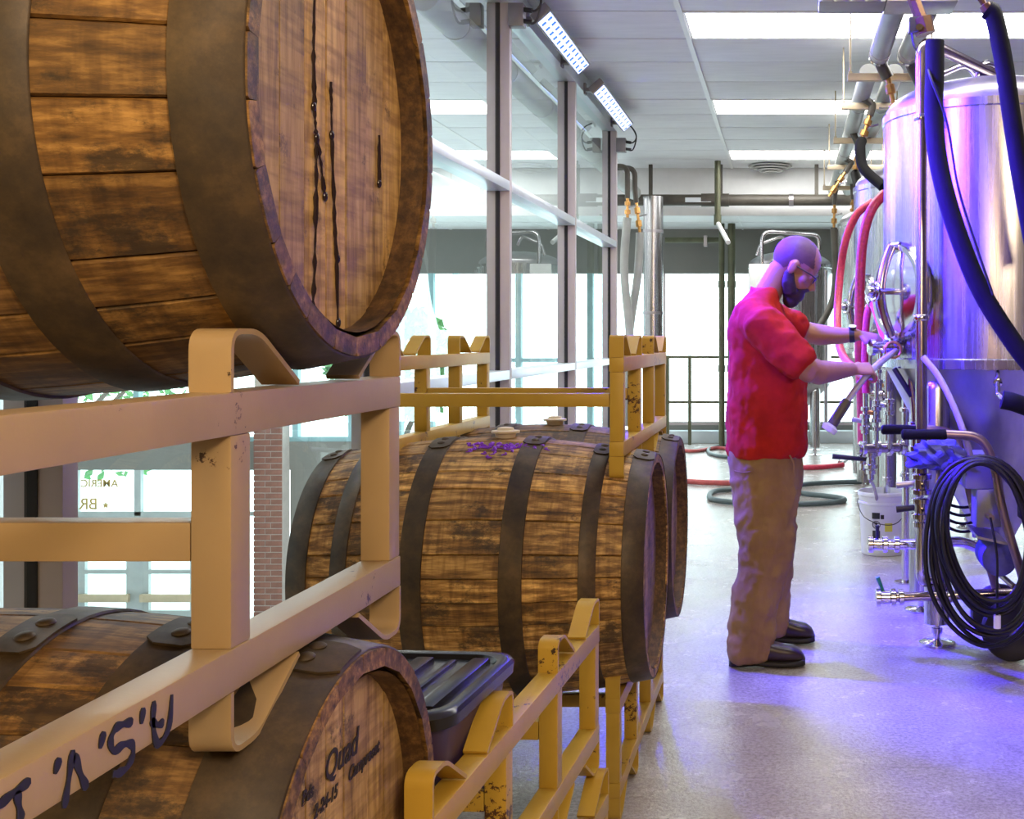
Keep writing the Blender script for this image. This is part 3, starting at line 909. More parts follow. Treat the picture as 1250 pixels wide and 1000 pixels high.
# racking valves at hand height, where the man works
fitting(T1, [L1((.55, 4.98, 1.26)), L1((.40, 4.93, 1.26))], .022, [(0, .15, 1.6), (0, .6, 1.6)], 'chrome')
v_ = valve(T1, L1((.385, 4.925, 1.26)), (1, .33, 0), .021, (0, .3, -1), .07, 'chrome')
obj('valve_wheel', MB().tube([L1((.445, 4.90, 1.25)) + Vector((.034 * math.cos(a), 0, .034 * math.sin(a))) for a in [2 * PI * j / 20 for j in range(20)]], .006, 8, closed=True), 'brass', v_)
# pipe tree on the cone
fitting(T1, [L1((.52, 4.97, 1.20)), L1((.545, 4.96, .98)), L1((.545, 4.96, .72))], .017, [(1, .2, 1.7), (1, .6, 1.7)], 'pipe_steel', 'cone_pipe')
obj('thermometer_sleeve', MB().cyl(L1((.455, 4.96, 1.17)), L1((.53, 4.96, 1.05)), .012, 12), 'black', T1)
fitting(T1, [L1((.92, 5.1, .33)), L1((.75, 4.98, .42)), L1((.60, 4.9, .42)), L1((.40, 4.9, .42))], .022, [(2, .1, 1.6), (2, .7, 1.6)], 'chrome', 'drain_pipe')
valve(T1, L1((.38, 4.9, .42)), (1, 0, 0), .021, (0, 0, 1), .075, 'black')
fitting(T1, [L1((.95, 4.80, .235)), L1((.70, 4.80, .225)), L1((.43, 4.80, .215))], .021, [(1, .1, 1.5), (1, .85, 1.6)], 'pipe_steel', 'drain_pipe')
v_ = valve(T1, L1((.405, 4.80, .214)), (1, 0, 0), .022, (-.4, 0, 1), .085, 'teal')
# low pipe run and valves between the tanks
pr = thing('pipe_manifold', 'stainless pipe manifold with valves beside the second tank, above the bucket', 'pipes', (.50, 6.05, 0))
def L2(p): return Vector(p) - Vector((.50, 6.05, 0))
fitting(pr, [L2((.62, 6.1, .72)), L2((.36, 6.0, .72))], .026, [(0, .1, 1.6), (0, .35, 1.6), (0, .6, 1.7), (0, .9, 1.6)], 'pipe_steel', 'manifold', .03)
for k, x in enumerate((.40, .46, .53)):
    fitting(pr, [L2((x, 6.02, .72)), L2((x, 6.02, 1.02 + .05 * (k % 2)))], .012, [(0, .3, 1.8), (0, .7, 1.8)], 'chrome', 'riser')
    valve(pr, L2((x, 6.02, .86 + .04 * k)), (0, 0, 1), .016, (-1, 0, .2), .07, ('steel_matt', 'brass', 'chrome')[k])
valve(pr, L2((.43, 6.01, .66)), (0, 0, 1), .022, (-1, -.1, .1), .20, 'black')
fitting(pr, [L2((.43, 6.01, .64)), L2((.43, 6.01, .56))], .018, [(0, .5, 1.5)], 'chrome', 'spout')
fitting(pr, [L2((.62, 6.1, .0)), L2((.62, 6.1, 1.15))], .020, [(0, .5, 1.5), (0, .8, 1.5)], 'chrome', 'upright')
obj('base_plate', MB().lathe([(.06, 0), (.06, .008), (.02, .015)], L2((.62, 6.1, 0)), 'z', 20), 'chrome', pr)
mf = thing('pipe_manifold', 'farther pipe manifold with small valves, seen beside the man\'s right hand', 'pipes', (.55, 7.0, 0))
def L3(p): return Vector(p) - Vector((.55, 7.0, 0))
fitting(mf, [L3((.60, 7.02, .95)), L3((.50, 7.05, .95))], .02, [(0, .3, 1.7), (0, .8, 1.7)], 'chrome', 'manifold')
for k, x in enumerate((.50, .56, .62)):
    fitting(mf, [L3((x, 7.05 + .08 * k, .86)), L3((x, 7.05 + .08 * k, 1.25))], .012, [(0, .3, 1.8), (0, .6, 1.8)], 'chrome', 'riser')
    valve(mf, L3((x, 7.05 + .08 * k, 1.0)), (0, 0, 1), .016, (-1, 0, .1), .08, ('teal', 'steel_matt', 'brass')[k])
fitting(mf, [L3((.60, 7.02, 0)), L3((.60, 7.02, 1.1))], .02, [(0, .4, 1.5)], 'chrome', 'upright')
# back tank extras
o4 = Vector((.01, 13.0, 0))
fitting(T4, [W(930, 322, 12.55) - o4, W(930, 282, 12.55) - o4, W(1000, 287, 12.8) - o4, W(1000, 305, 12.8) - o4], .022, (), 'chrome', 'top_loop', .12)
fitting(T4, [W(924, 312, 12.6) - o4, W(928, 298, 12.6) - o4, W(955, 288, 12.7) - o4, W(960, 300, 12.7) - o4], .018, (), 'chrome', 'top_loop', .1)
obj('control_panel', MB().box(W(914, 360, 12.5) - o4, (W(940, 322, 12.5) - o4) + Vector((0, .05, 0)), bevel=.01), 'white', T4)
obj('level_pipe', MB().cyl(W(1008, 330, 12.6) - o4, W(1008, 520, 12.6) - o4, .02, 10), 'steel_matt', T4)

# ================================================================== PIPES AND HOSES OVERHEAD
def hose(name, label, cat, P, r, mat, group=None, n=8, nn=12, ends=None, curve=True):
    P = [Vector(p) for p in P]
    t = thing(name, label, cat, P[-1] if P[-1].z < P[0].z else P[0], 0, group)
    o0 = Vector(t.location)
    Q = [p - o0 for p in (curve_pts(P, n) if curve else bend(P, .12))]
    obj('tube', MB().tube(Q, r, nn), mat, t)
    if ends:
        for i in ends:
            a, b = (Q[0], Q[1]) if i == 0 else (Q[-1], Q[-2])
            d = (a - b).normalized(); rr = r if not isinstance(r, list) else r[0]
            obj('end_fitting', MB().tube([a - d * .03, a - d * .025, a + d * .02, a + d * .025, a + d * .06], [rr * 1.05, rr * 1.3, rr * 1.3, rr * .8, rr * .8], 14), 'chrome', t)
    return t
ZP = 2.885
def pipe_run(label, x, y0, y1, r, drop=None):
    t = thing('ceiling_pipe', label, 'pipe', (x, y0, ZP), 0, 'insulated pipes under the ceiling')
    L = y1 - y0
    obj('jacket', MB().cyl((0, 0, 0), (0, L, 0), r, 24), 'pipe_grey', t)
    k = 1
    while k * .95 < L - .1:
        obj('joint_band', MB().cyl((0, k * .95, 0), (0, k * .95 + .03, 0), r + .003, 24), 'steel_matt', t); k += 1
    if drop:
        obj('elbow', MB().tube(bend([(0, L - .02, 0), (drop[0] * .25, L + .10, -.02), (drop[0], L + .12, drop[1])], .08), r * .62, 16), 'pipe_dark', t)
        obj('end_cap', MB().tube([(0, L - .03, 0), (0, L + .015, 0), (0, L + .03, -.005)], [r * 1.08, r * 1.1, r * .7], 20), 'chrome', t)
        a = Vector((drop[0], L + .12, drop[1])); d = Vector((.06, -.02, -.30))
        bv = obj('brass_valve', MB().tube([a, a + d * .12, a + d * .14, a + d * .3, a + d * .32, a + d * .5, a + d * .52, a + d * .7, a + d * .72, a + d], [.016, .016, .028, .028, .014, .014, .03, .03, .015, .015], 8), 'brass', t)
        obj('lever', MB().box(a + d * .6 + Vector((-.09, -.03, -.006)), a + d * .6 + Vector((.01, -.018, .006))), 'chrome', bv)
pipe_run('near insulated ceiling pipe, left of the pair at upper right', .505, 5.35, 6.42, .056, (.06, -.10))
pipe_run('near insulated ceiling pipe, right of the pair at upper right', .665, 5.35, 6.42, .056, (.10, -.16))
pipe_run('far insulated ceiling pipe on the hangers, left of the two', .475, 6.85, 12.3, .055)
pipe_run('far insulated ceiling pipe on the hangers, right of the two', .63, 6.85, 12.3, .055)
for k, y in enumerate((6.62, 7.45, 8.75, 10.1, 11.5)):
    t = thing('pipe_hanger', '%s strut hanger bar carrying the ceiling pipes' % ('first', 'second', 'third', 'fourth', 'fifth')[k], 'hanger', (.58, y, ZP - .055 - .045), 0, 'pipe hangers')
    obj('bar', MB().box((-.24, -.02, 0), (.26, .02, .042), bevel=.003), 'strut', t)
    for x in (-.225, .245):
        obj('rod', MB().cyl((x, 0, .04), (x, 0, ZC - ZP + .098), .0055, 8), 'strut', t)
        obj('nut', MB().cyl((x, 0, .042), (x, 0, .055), .012, 6), 'strut', t)
def brass_drop(label, P0, P1, hose_P, r=.028, mat='foam'):
    P = (P0, P1)
    t = thing('valve_drop', label, 'valve', P[0], 0, 'brass valve drops from the ceiling pipes')
    o0 = Vector(P[0]); a = Vector((0, 0, 0)); b = Vector(P[1]) - o0; d = b - a
    up_ = Vector((.475 if o0.x < .56 else .63, o0.y, ZP - .03)) if o0.x > 0 else Vector((-1.62, o0.y, 2.86))
    obj('stub', MB().tube(bend([up_ - o0, (Vector((o0.x, o0.y, up_.z)) - o0) if o0.x < 0 else (up_ - o0) * .5, a, d * .3], .08), .024, 12), 'pipe_dark', t)
    bv = obj('brass_valve', MB().tube([a + d * q for q in (.28, .40, .42, .55, .57, .70, .72, .86, .88, 1)], [.014, .014, .026, .026, .013, .013, .028, .028, .014, .014], 8), 'brass', t)
    obj('lever', MB().tube([a + d * .63, a + d * .63 + Vector((.08, -.01, .02))], [.006, .008], 8), 'chrome', bv)
    if hose_P:
        P2 = curve_pts([b] + [Vector(p) - o0 for p in hose_P], 7)
        obj('drop_hose', MB().tube(P2, r, 14), mat, t)
brass_drop('brass valve drop above the man side of the tank, second hanger', W(1066, 128, 7.4), W(1052, 172, 7.4), [W(1050, 180, 7.35), W(1054, 205, 7.3), W(1078, 228, 7.2)], .034)
brass_drop('brass valve drop with a black hose elbow, third hanger', W(1048, 178, 8.6), W(1044, 212, 8.6), [W(1050, 232, 8.4), W(1062, 245, 8.2), W(1078, 255, 8.0)], .036)
brass_drop('diagonal brass valve drop near the cross pipe', W(1040, 198, 9.9), W(1012, 240, 9.9), None)
brass_drop('brass valve drop with a tan hose hanging right of the back tank', W(1019, 238, 11.2), W(1018, 278, 11.2), [W(1018, 285, 11.2), W(1020, 330, 11.2), W(1016, 368, 11.2), W(1000, 400, 11.0)], .034, 'pipe_dark')
brass_drop('brass valve drop with a slim hose beside the pink hoses', W(1041, 236, 11.4), W(1041, 262, 11.4), [W(1041, 275, 11.4), W(1033, 320, 11.4), W(1015, 375, 11.3), W(1002, 402, 11.2)], .018, 'pipe_grey')
brass_drop('brass valve drop hanging left, beyond the glass wall, nearer the glass', W(766, 232, 10.4), W(766, 266, 10.4), [W(765, 275, 10.4), W(762, 330, 10.4), W(768, 400, 10.4), W(772, 460, 10.4), W(772, 520, 10.4)], .038, 'pipe_grey')
brass_drop('brass valve drop hanging left, beyond the glass wall, nearer the silver duct', W(775, 232, 10.5), W(781, 284, 10.5), [W(781, 292, 10.5), W(778, 340, 10.5), W(768, 410, 10.5), W(762, 520, 10.5)], .038, 'pipe_grey')
# brass valve block at top right
t = thing('valve_drop', 'dark brass valve block above the tank at the top edge of the picture', 'valve', W(1112, -10, 4.75), 0, 'brass valve drops from the ceiling pipes')
o0 = t.location.copy()
obj('brass_valve', MB().tube([Vector((0, 0, 0)), W(1124, 22, 4.75) - o0, W(1125, 23, 4.75) - o0, W(1130, 42, 4.75) - o0], [.026, .028, .046, .042], 8), 'brass_dark', t)
obj('actuator', MB().box(W(1110, 38, 4.72) - o0, (W(1133, 20, 4.72) - o0) + Vector((0, .06, 0)), bevel=.004), 'black', t)
obj('solenoid', MB().cyl(W(1122, 33, 4.70) - o0, W(1122, 33, 4.74) - o0, .014, 14), 'chrome', t)
obj('cable', MB().tube(curve_pts([W(1113, 40, 4.72) - o0, W(1117, 58, 4.72) - o0, W(1130, 72, 4.72) - o0], 5), .005, 8), 'black', t)
hose('insulated_hose', 'thick black insulated hose hanging in front of the tank, left of two', 'hose', [W(1141, 50, 4.42), W(1141, 90, 4.42), W(1140, 140, 4.42), W(1146, 200, 4.40), W(1164, 270, 4.38), W(1195, 350, 4.36), W(1235, 415, 4.35), W(1262, 450, 4.35)], .037, 'foam', 'thick black hoses in front of the tank')
t = hose('insulated_hose', 'thick black insulated hose hanging at the right edge, right of two', 'hose', [W(1205, 12, 4.3), W(1214, 22, 4.3), W(1226, 80, 4.3), W(1236, 150, 4.3), W(1247, 220, 4.3), W(1262, 300, 4.3)], .036, 'foam', 'thick black hoses in front of the tank')
obj('brass_coupling', MB().tube([W(1194, -6, 4.3) - t.location, W(1201, 5, 4.3) - t.location, W(1202, 6, 4.3) - t.location, W(1206, 13, 4.3) - t.location], [.012, .012, .022, .024], 10), 'brass_dark', t)
hose('insulated_hose', 'short thick black insulated hose end at the right edge below the tank shell', 'hose', [W(1223, 488, 4.45), W(1240, 492, 4.45), W(1275, 505, 4.5)], .036, 'foam')
fitting(T1, [W(1218, 452, 4.72) - Vector((.93, 5.18, 0)), W(1218, 482, 4.5) - Vector((.93, 5.18, 0)), W(1228, 489, 4.45) - Vector((.93, 5.18, 0))], .011, [(0, .5, 1.7)], 'chrome', 'jacket_elbow')
hose('black_cable', 'thin black cable running down beside the left thick hose', 'cable', [W(1131, 70, 4.5), W(1136, 95, 4.37), W(1156, 150, 4.36), W(1170, 230, 4.34), W(1195, 310, 4.32), W(1212, 360, 4.31)], .005, 'rubber')
hose('clear_hose', 'pale clear hose running down from the tank to the hose cart', 'hose', [W(1127, 436, 4.62), W(1146, 460, 4.58), W(1166, 500, 4.52), W(1180, 540, 4.5), W(1188, 575, 4.6), W(1192, 620, 4.75), W(1190, 655, 4.8)], .013, 'hose_clear')
hose('pink_hose', 'pink ribbed hose looping down to the floor beside the tank, right of two', 'hose', [W(1080, 236, 6.3), W(1064, 256, 6.25), W(1054, 290, 6.25), W(1050, 340, 6.25), W(1049, 420, 6.25), W(1052, 500, 6.25), W(1053, 560, 6.25)], .027, 'hose_red', 'pink hoses hanging by the tank', ends=(1,))
hose('pink_hose', 'pink ribbed hose hanging in an arc behind the man\'s arm, left of two', 'hose', [W(1066, 246, 7.0), W(1046, 262, 7.0), W(1032, 295, 7.0), W(1025, 340, 7.0), W(1022, 395, 6.8), W(1027, 430, 6.4), W(1045, 452, 6.0), W(1066, 462, 5.7)], .024, 'hose_red', 'pink hoses hanging by the tank')
hose('pink_hose', 'short pink hose stub beside the manway wheel', 'hose', [W(1064, 366, 5.35), W(1070, 380, 5.3), W(1077, 402, 5.25), W(1084, 425, 5.2)], .021, 'hose_red', 'short pink hoses', ends=(0,))
hose('pink_hose', 'short dark pink hose stub, behind the man\'s watch', 'hose', [W(1062, 372, 5.7), W(1058, 390, 5.7), W(1056, 430, 5.7), W(1057, 480, 5.7)], .018, 'hose_red', 'short pink hoses')
# the tubing in the man's right hand
hose('transfer_hose', 'clear hose with a brown rubber end held in the man\'s right hand', 'hose', [W(1094, 428, 4.93), W(1078, 440, 4.78), W(1062, 454, 4.68), W(1047, 472, 4.66), W(1034, 490, 4.65)], .0135, 'hose_clear')
t = thing('hose_nozzle', 'brown nozzle with a pale cup, hanging below the man\'s right hand', 'nozzle', W(1034, 490, 4.65))
o0 = t.location.copy(); d = W(1016, 518, 4.64) - o0
obj('grip', MB().tube([d * -.05, d * .05, d, d * 1.03], [.018, .022, .022, .015], 16), 'pipe_dark', t)
obj('cup', MB().tube([d * 1.0, d * 1.12, d * 1.3], [.016, .034, .030], 18), 'bucket', t)

# silver duct, cross pipe and the drops at the back
t = thing('flue_duct', 'tall round silver duct standing between the glass wall and the rear window', 'duct', (-1.42, 12.0, 0))
obj('duct', MB().cyl((0, 0, 0), (0, 0, 2.78), .105, 36), 'steel', t)
for z in (.7, 1.55, 2.4): obj('seam_band', MB().cyl((0, 0, z), (0, 0, z + .03), .109, 36), 'steel_matt', t)
t = thing('cross_pipe', 'long dark pipe crossing the room below the ceiling, near the rear window', 'pipe', (-1.9, 12.45, 2.80))
obj('pipe', MB().cyl((0, 0, 0), (2.9, 0, 0), .062, 20), 'pipe_dark', t)
obj('coupling', MB().cyl((.95, 0, 0), (1.25, 0, 0), .072, 20), 'pipe_dark', t)
obj('coupling', MB().cyl((1.9, 0, 0), (1.95, 0, 0), .069, 20), 'steel_matt', t)
for x in (.4, 1.16, 2.2): obj('hanger', MB().box((x - .02, -.02, .05), (x + .02, .02, .385)), 'pipe_dark', t)
obj('label_plate', MB().box((.78, -.068, -.03), (1.06, -.055, .02)), 'alu_light', t)
t = thing('drop_pipe', 'dark pipe dropping from the ceiling with a white angled end', 'pipe', W(876, 300, 12.2))
o0 = t.location.copy()
obj('pipe', MB().cyl(W(876, 196, 12.2) - o0, W(876, 273, 12.2) - o0, .033, 16), 'olive', t)
obj('collar', MB().cyl(W(876, 262, 12.2) - o0, W(876, 275, 12.2) - o0, .04, 16), 'olive', t)
obj('white_end', MB().cyl(W(876, 272, 12.2) - o0, W(889, 296, 11.7) - o0, .024, 14), 'white', t)
for k, (x, r) in enumerate(((881, .035), (893, .045))):
    t = thing('standpipe', ('thin', 'thick')[k] + ' olive standpipe in front of the rear window, left of the man', 'pipe', (W(x, 0, 13.6).x, 13.6, 0), 0, 'olive standpipes')
    obj('pipe', MB().cyl((0, 0, 0), (0, 0, 2.66), r, 16), 'olive', t)
    for z in (.9, 1.9): obj('coupling', MB().cyl((0, 0, z), (0, 0, z + .08), r * 1.2, 16), 'olive', t)
t = thing('wall_pipe', 'thin horizontal pipe under the ceiling at the rear grey wall', 'pipe', W(812, 293, 13.9))
obj('pipe', MB().cyl((0, 0, 0), (.80, 0, 0), .034, 14), 'olive', t)
obj('bracket', MB().box((.47, -.05, -.08), (.51, .05, .05)), 'steel_matt', t)
t = thing('ceiling_pipe', 'insulated pipe running along the ceiling behind the glass wall', 'pipe', (-1.66, 5.2, 2.86), 0, 'insulated pipes under the ceiling')
obj('jacket', MB().cyl((0, 0, 0), (0, 7.1, 0), .075, 24), 'pipe_grey', t)
for k in range(7): obj('joint_band', MB().cyl((0, .5 + k, 0), (0, .53 + k, 0), .078, 24), 'steel_matt', t)
t = thing('air_vent', 'round stepped air vent in the ceiling above the man', 'vent', W(940, 203, 12.5))
for r_, z in ((.24, 0), (.19, -.02), (.14, -.04), (.08, -.055)):
    obj('ring', MB().lathe([(r_, z), (r_ - .005, z - .014), (r_ - .04, z - .006)], n=28), 'pipe_grey', t)
t = thing('ceiling_unit', 'grey ceiling unit with louvres at the top edge of the picture', 'vent', (.435, 5.1, 2.80))
obj('casing', MB().box((.0, 0, 0), (.32, .22, .22), bevel=.01), 'steel_matt', t)
obj('casing', MB().box((-.30, .01, .0), (.0, .21, .2), bevel=.01), 'pipe_grey', t)
for k in range(4): obj('louvre', MB().box((-.29 + .07 * k, -.012, .0), (-.235 + .07 * k, .015, .19), bevel=.008), 'steel_matt', t)
for x in (-.2, .25): obj('rod', MB().cyl((x, .1, .2), (x, .1, .385), .006, 8), 'strut', t)

# railing at the rear window
t = thing('railing', 'olive metal railing in front of the rear window', 'railing', (-1.5, 14.0, 0))
for z in (.52, 1.07): obj('rail', MB().box((0, -.015, z - .015), (4.7, .015, z + .015)), 'olive', t)
for x in (.02, .29 + .0, 1.5, 2.7, 3.9): obj('post', MB().box((x - .02, -.02, 0), (x + .02, .02, 1.09)), 'olive', t)

# floor hoses
def FL(px, py, r): d = F * CH / (py - VY); return Vector(((px - VX) * d / F, d, r + .001))
hose('floor_hose', 'grey-green hose looped on the floor behind the man, with a steel fitting', 'hose', [FL(x, y, .021) for x, y in ((1058, 591), (1020, 592), (985, 594), (966, 599), (978, 605), (1010, 609), (1031, 613), (1015, 617), (960, 619), (900, 617), (868, 612), (872, 603), (905, 600))], .021, 'hose_grey', 'hoses on the floor', ends=(0,))
hose('floor_hose', 'dull red hose lying on the floor left of the man', 'hose', [FL(x, y, .024) for x, y in ((770, 584), (820, 589), (850, 592), (890, 593), (905, 590))], .024, 'hose_floor_red', 'hoses on the floor')
hose('floor_hose', 'bright red hose lying on the floor right of the man', 'hose', [FL(x, y, .026) for x, y in ((950, 572), (975, 574), (1005, 573.5), (1029, 571))], .026, 'hose_red', 'hoses on the floor')
hose('floor_hose', 'thin red hose on the floor near the rear window, left of the man', 'hose', [FL(x, y, .02) for x, y in ((820, 549), (845, 553), (875, 549), (900, 551), (925, 549))], .02, 'hose_floor_red', 'hoses on the floor')
hose('floor_hose', 'blue-grey hose loop on the floor near the rear window', 'hose', [FL(x, y, .02) for x, y in ((930, 547), (890, 546), (868, 549), (866, 555), (885, 560), (930, 561))], .02, 'hose_grey', 'hoses on the floor')
t = hose('floor_hose', 'slim hose with a pink end reaching the floor below the pink hoses', 'hose', [W(1055, 548, 8.6), FL(1042, 562, .02), FL(1026, 566.5, .02)], .018, 'steel_matt', 'hoses on the floor', ends=(1,))

# bucket
t = thing('bucket', 'white plastic bucket on the floor catching liquid under the valves', 'bucket', (.57, 6.95, 0))
prof = [(.125, 0), (.13, .004), (.143, .30), (.150, .305), (.150, .315), (.145, .32), (.146, .352), (.153, .355), (.153, .372), (.150, .378), (.146, .378), (.140, .35), (.128, .02), (.02, .012)]
obj('shell', MB().lathe(prof, n=48), 'bucket', t, angle=30)
obj('handle', MB().tube(curve_pts([(-.152, 0, .33), (-.155, -.05, .30), (-.12, -.125, .235), (-.03, -.165, .20), (.06, -.155, .2), (.13, -.10, .26), (.152, 0, .33)], 6), .0025, 6), 'black', t)
def curved_label(x0, x1, z0, z1, mat, nm):
    mb = MB(); rings = []
    for q in range(7):
        x = x0 + (x1 - x0) * q / 6
        ring = []
        for (z, e) in ((z0, 0), (z1, 0), (z1, .0008), (z0, .0008)):
            rr = .130 + .013 * (z / .30) + .0008 + e
            ring.append((x, -math.sqrt(rr * rr - x * x), z))
        rings.append(ring)
    return obj(nm, mb.ring_loft(rings), mat, t)
curved_label(-.075, -.030, .225, .262, 'label_black', 'label')
curved_label(-.025, -.005, .225, .25, 'label_black', 'label')
lab = curved_label(-.072, -.028, .10, .155, 'label_black', 'label')
curved_label(.0, .045, .15, .20, 'label_yellow', 'label')
for k in range(5): curved_label(-.07, -.03, .096 - .010 * k, .0995 - .010 * k, 'label_black', 'label')
def bp(x, z, o_=.0022): rr = .130 + .013 * (z / .30) + o_; return (x, -math.sqrt(rr * rr - x * x), z)
obj('warning_ring', MB().tube([bp(-.05 + .022 * math.cos(a), .19 + .022 * math.sin(a)) for a in [2 * PI * j / 24 for j in range(24)]], .0022, 6, closed=True), 'label_black', t)
obj('warning_bar', MB().tube([bp(-.066, .206), bp(-.034, .174)], .0022, 6), 'label_black', t)
obj('child_figure', MB().tube([bp(-.048, .203), bp(-.05, .19), bp(-.056, .178)], [.004, .005, .003], 8), 'label_black', t)
hose('liquid_stream', 'pale stream of liquid falling into the white bucket', 'liquid', [(.43, 6.02, .55), (.45, 6.3, .52), (.50, 6.7, .42), (.53, 6.85, .30), (.54, 6.9, .12)], .010, 'hose_clear')

# ================================================================== HOSE CART
ct = thing('hand_truck', 'hand truck with black rubber grips carrying a motor and a big coil of black cable', 'hand truck', (.88, 4.62, 0))
c0 = Vector((.88, 4.62, 0))
for i, (y, dx) in enumerate(((4.47, 0), (4.83, -.045))):
    P = [(.45 + dx, y, .925), (.63, y, .925), (.745, y, .905), (.80, y, .80), (.835, y, .62), (.93 - .02 * i, y, .30), (.955 - .02 * i, y, .13)]
    if i: P = [(.40, y, .915), (.60, y, .915), (.70, y, .88), (.745, y, .72), (.80, y, .50), (.885, y, .20), (.90, y, .13)]
    fr = obj('frame_tube', MB().tube([p - c0 for p in curve_pts(P, 6)], .0185, 14), 'cart_frame', ct)
    a = Vector(P[0]) - c0
    obj('grip', MB().tube([a + Vector((-.012, 0, 0)), a + Vector((-.005, 0, 0)), a + Vector((.16, 0, 0)), a + Vector((.168, 0, 0))], [.012, .0205, .0205, .016], 16), 'foam', fr)
for z, xx in ((.60, .79), (.33, .88)):
    obj('cross_bar', MB().cyl(Vector((xx, 4.47, z)) - c0, Vector((xx - .02, 4.83, z)) - c0, .012, 12), 'cart_frame', ct)
for y in (4.62, 4.90):
    wl = obj('wheel', MB().lathe([(.075, -.03), (.10, -.034), (.118, -.026), (.124, -.012), (.124, .012), (.118, .026), (.10, .034), (.075, .03)], Vector((.90, y, .125)) - c0, 'y', 40), 'tyre', ct)
    obj('hub', MB().lathe([(.074, -.022), (.06, -.010), (.025, -.012), (.022, -.036), (.01, -.038)], Vector((.90, y, .125)) - c0, 'y', 24), 'cart_grey', wl)
obj('axle', MB().cyl(Vector((.90, 4.58, .125)) - c0, Vector((.90, 4.94, .125)) - c0, .011, 12), 'cart_frame', ct)
mo = obj('motor_box', MB().box(Vector((.70, 4.55, .70)) - c0, Vector((.82, 4.74, .84)) - c0, bevel=.01), 'cart_grey', ct)
obj('grille', MB().box(Vector((.745, 4.54, .55)) - c0, Vector((.84, 4.70, .70)) - c0, bevel=.005), 'cart_grey', ct)
obj('shelf_plate', MB().box(Vector((.74, 4.5, .50)) - c0, Vector((.86, 4.80, .51)) - c0, Matrix.Rotation(R(12), 3, 'Y')), 'steel_matt', ct)
obj('motor', MB().lathe([(.05, -.10), (.07, -.09), (.07, .09), (.05, .10)], Vector((.84, 4.66, .42)) - c0, 'y', 28), 'cloth_blue', ct)
obj('control_box', MB().box(Vector((.895, 4.42, .60)) - c0, Vector((.95, 4.5, .70)) - c0, bevel=.006), 'black', ct)
for k in range(3): obj('switch', MB().box(Vector((.893, 4.413, .615 + .025 * k)) - c0, Vector((.95, 4.42, .63 + .025 * k)) - c0), 'white', ct)
# cable coil hanging over the frame
cc = thing('cable_coil', 'big coil of black cable hung over the hand truck', 'cable', (.715, 4.36, .13))
rr = random.Random(9)
for k in range(9):
    a_, b_ = .150 + .0095 * k + rr.uniform(-.008, .008), .262 + .013 * k + rr.uniform(-.01, .01)
    cx, cz = .04 + rr.uniform(-.012, .018), .845 - b_ - rr.uniform(0, .02)
    ph = rr.uniform(0, 6)
    P = []
    for j in range(56):
        t_ = 2 * PI * j / 56
        x = cx + a_ * math.cos(t_) * (1 + .05 * math.sin(3 * t_ + ph)) + .07 * (-math.sin(t_)) * .4
        z = cz + b_ * math.sin(t_)
        P.append((x, -.035 + .012 * k + .012 * math.sin(2 * t_ + ph), z - .13))
    obj('loop', MB().tube(P, .0095, 9, closed=True), 'rubber', cc)
obj('tail', MB().tube(curve_pts([(.06, .05, .48), (.075, .0, .35), (.075, -.01, .22), (.075, -.01, .12)], 6), .005, 8), 'rubber', cc)
obj('plug', MB().cyl((.075, -.01, .12), (.075, -.01, .07), .014, 12), 'white', cc)
# second, thinner coil hanging inside
c2 = thing('cable_coil', 'thin black cables looped behind the big coil', 'cable', (.74, 4.95, .40))
for k in range(4):
    obj('loop', MB().tube(curve_pts([(-.12, 0, .33 - .02 * k), (-.10, 0, .22 - .03 * k), (0, 0, .17 - .035 * k), (.10, 0, .2 - .03 * k), (.14, 0, .3)], 6), .0065, 8), 'rubber', c2)
# crumpled blue cloth on the truck
cb = MB(); rr = random.Random(3)
bmesh.ops.create_icosphere(cb.bm, subdivisions=4, radius=1)
for v in cb.bm.verts:
    n_ = v.co.copy()
    k = 1 + .16 * math.sin(7 * n_.x + 3 * n_.y) * math.sin(6 * n_.z + 2) + .10 * math.sin(15 * n_.x + 9 * n_.z) + .06 * math.sin(24 * n_.y + 13 * n_.x)
    v.co = Vector((n_.x * .125 * k, n_.y * .10 * k, n_.z * .062 * k - .25 * n_.x * n_.x * .1))
cl = obj('cloth', cb, 'cloth_blue'); cl.location = (.60, 4.60, .835)
tag(cl, 'crumpled blue cloth lying over the hand truck under the grips', 'cloth')

# ================================================================== THE MAN
def limb(mb, pts, rad, n=18, wd=(0, 1, 0)):
    """tapering closed tube; each radius is a number or (along wd, across)"""
    pts = [Vector(p) for p in pts]; m = len(pts); rings = []
    wd = Vector(wd)
    for i in range(m):
        t = (pts[min(i + 1, m - 1)] - pts[max(i - 1, 0)]).normalized()
        u = (wd - t * wd.dot(t)).normalized(); v = t.cross(u)
        r = rad[i]; a, b = r if isinstance(r, tuple) else (r, r)
        rings.append([pts[i] + u * (a * math.cos(2 * PI * j / n)) + v * (b * math.sin(2 * PI * j / n)) for j in range(n)])
    # rounded ends
    def cap(i, sgn):
        t = (pts[1] - pts[0]).normalized() * -1 if i == 0 else (pts[-1] - pts[-2]).normalized()
        c = pts[i]; base = rings[i]; r = rad[i]; rr = min(r) if isinstance(r, tuple) else r
        return [[c + (p - c) * math.cos(R(k)) + t * rr * .6 * math.sin(R(k)) for p in base] for k in (30, 60, 85)]
    rings = cap(0, -1)[::-1] + rings + cap(m - 1, 1)
    return mb.ring_loft(rings)

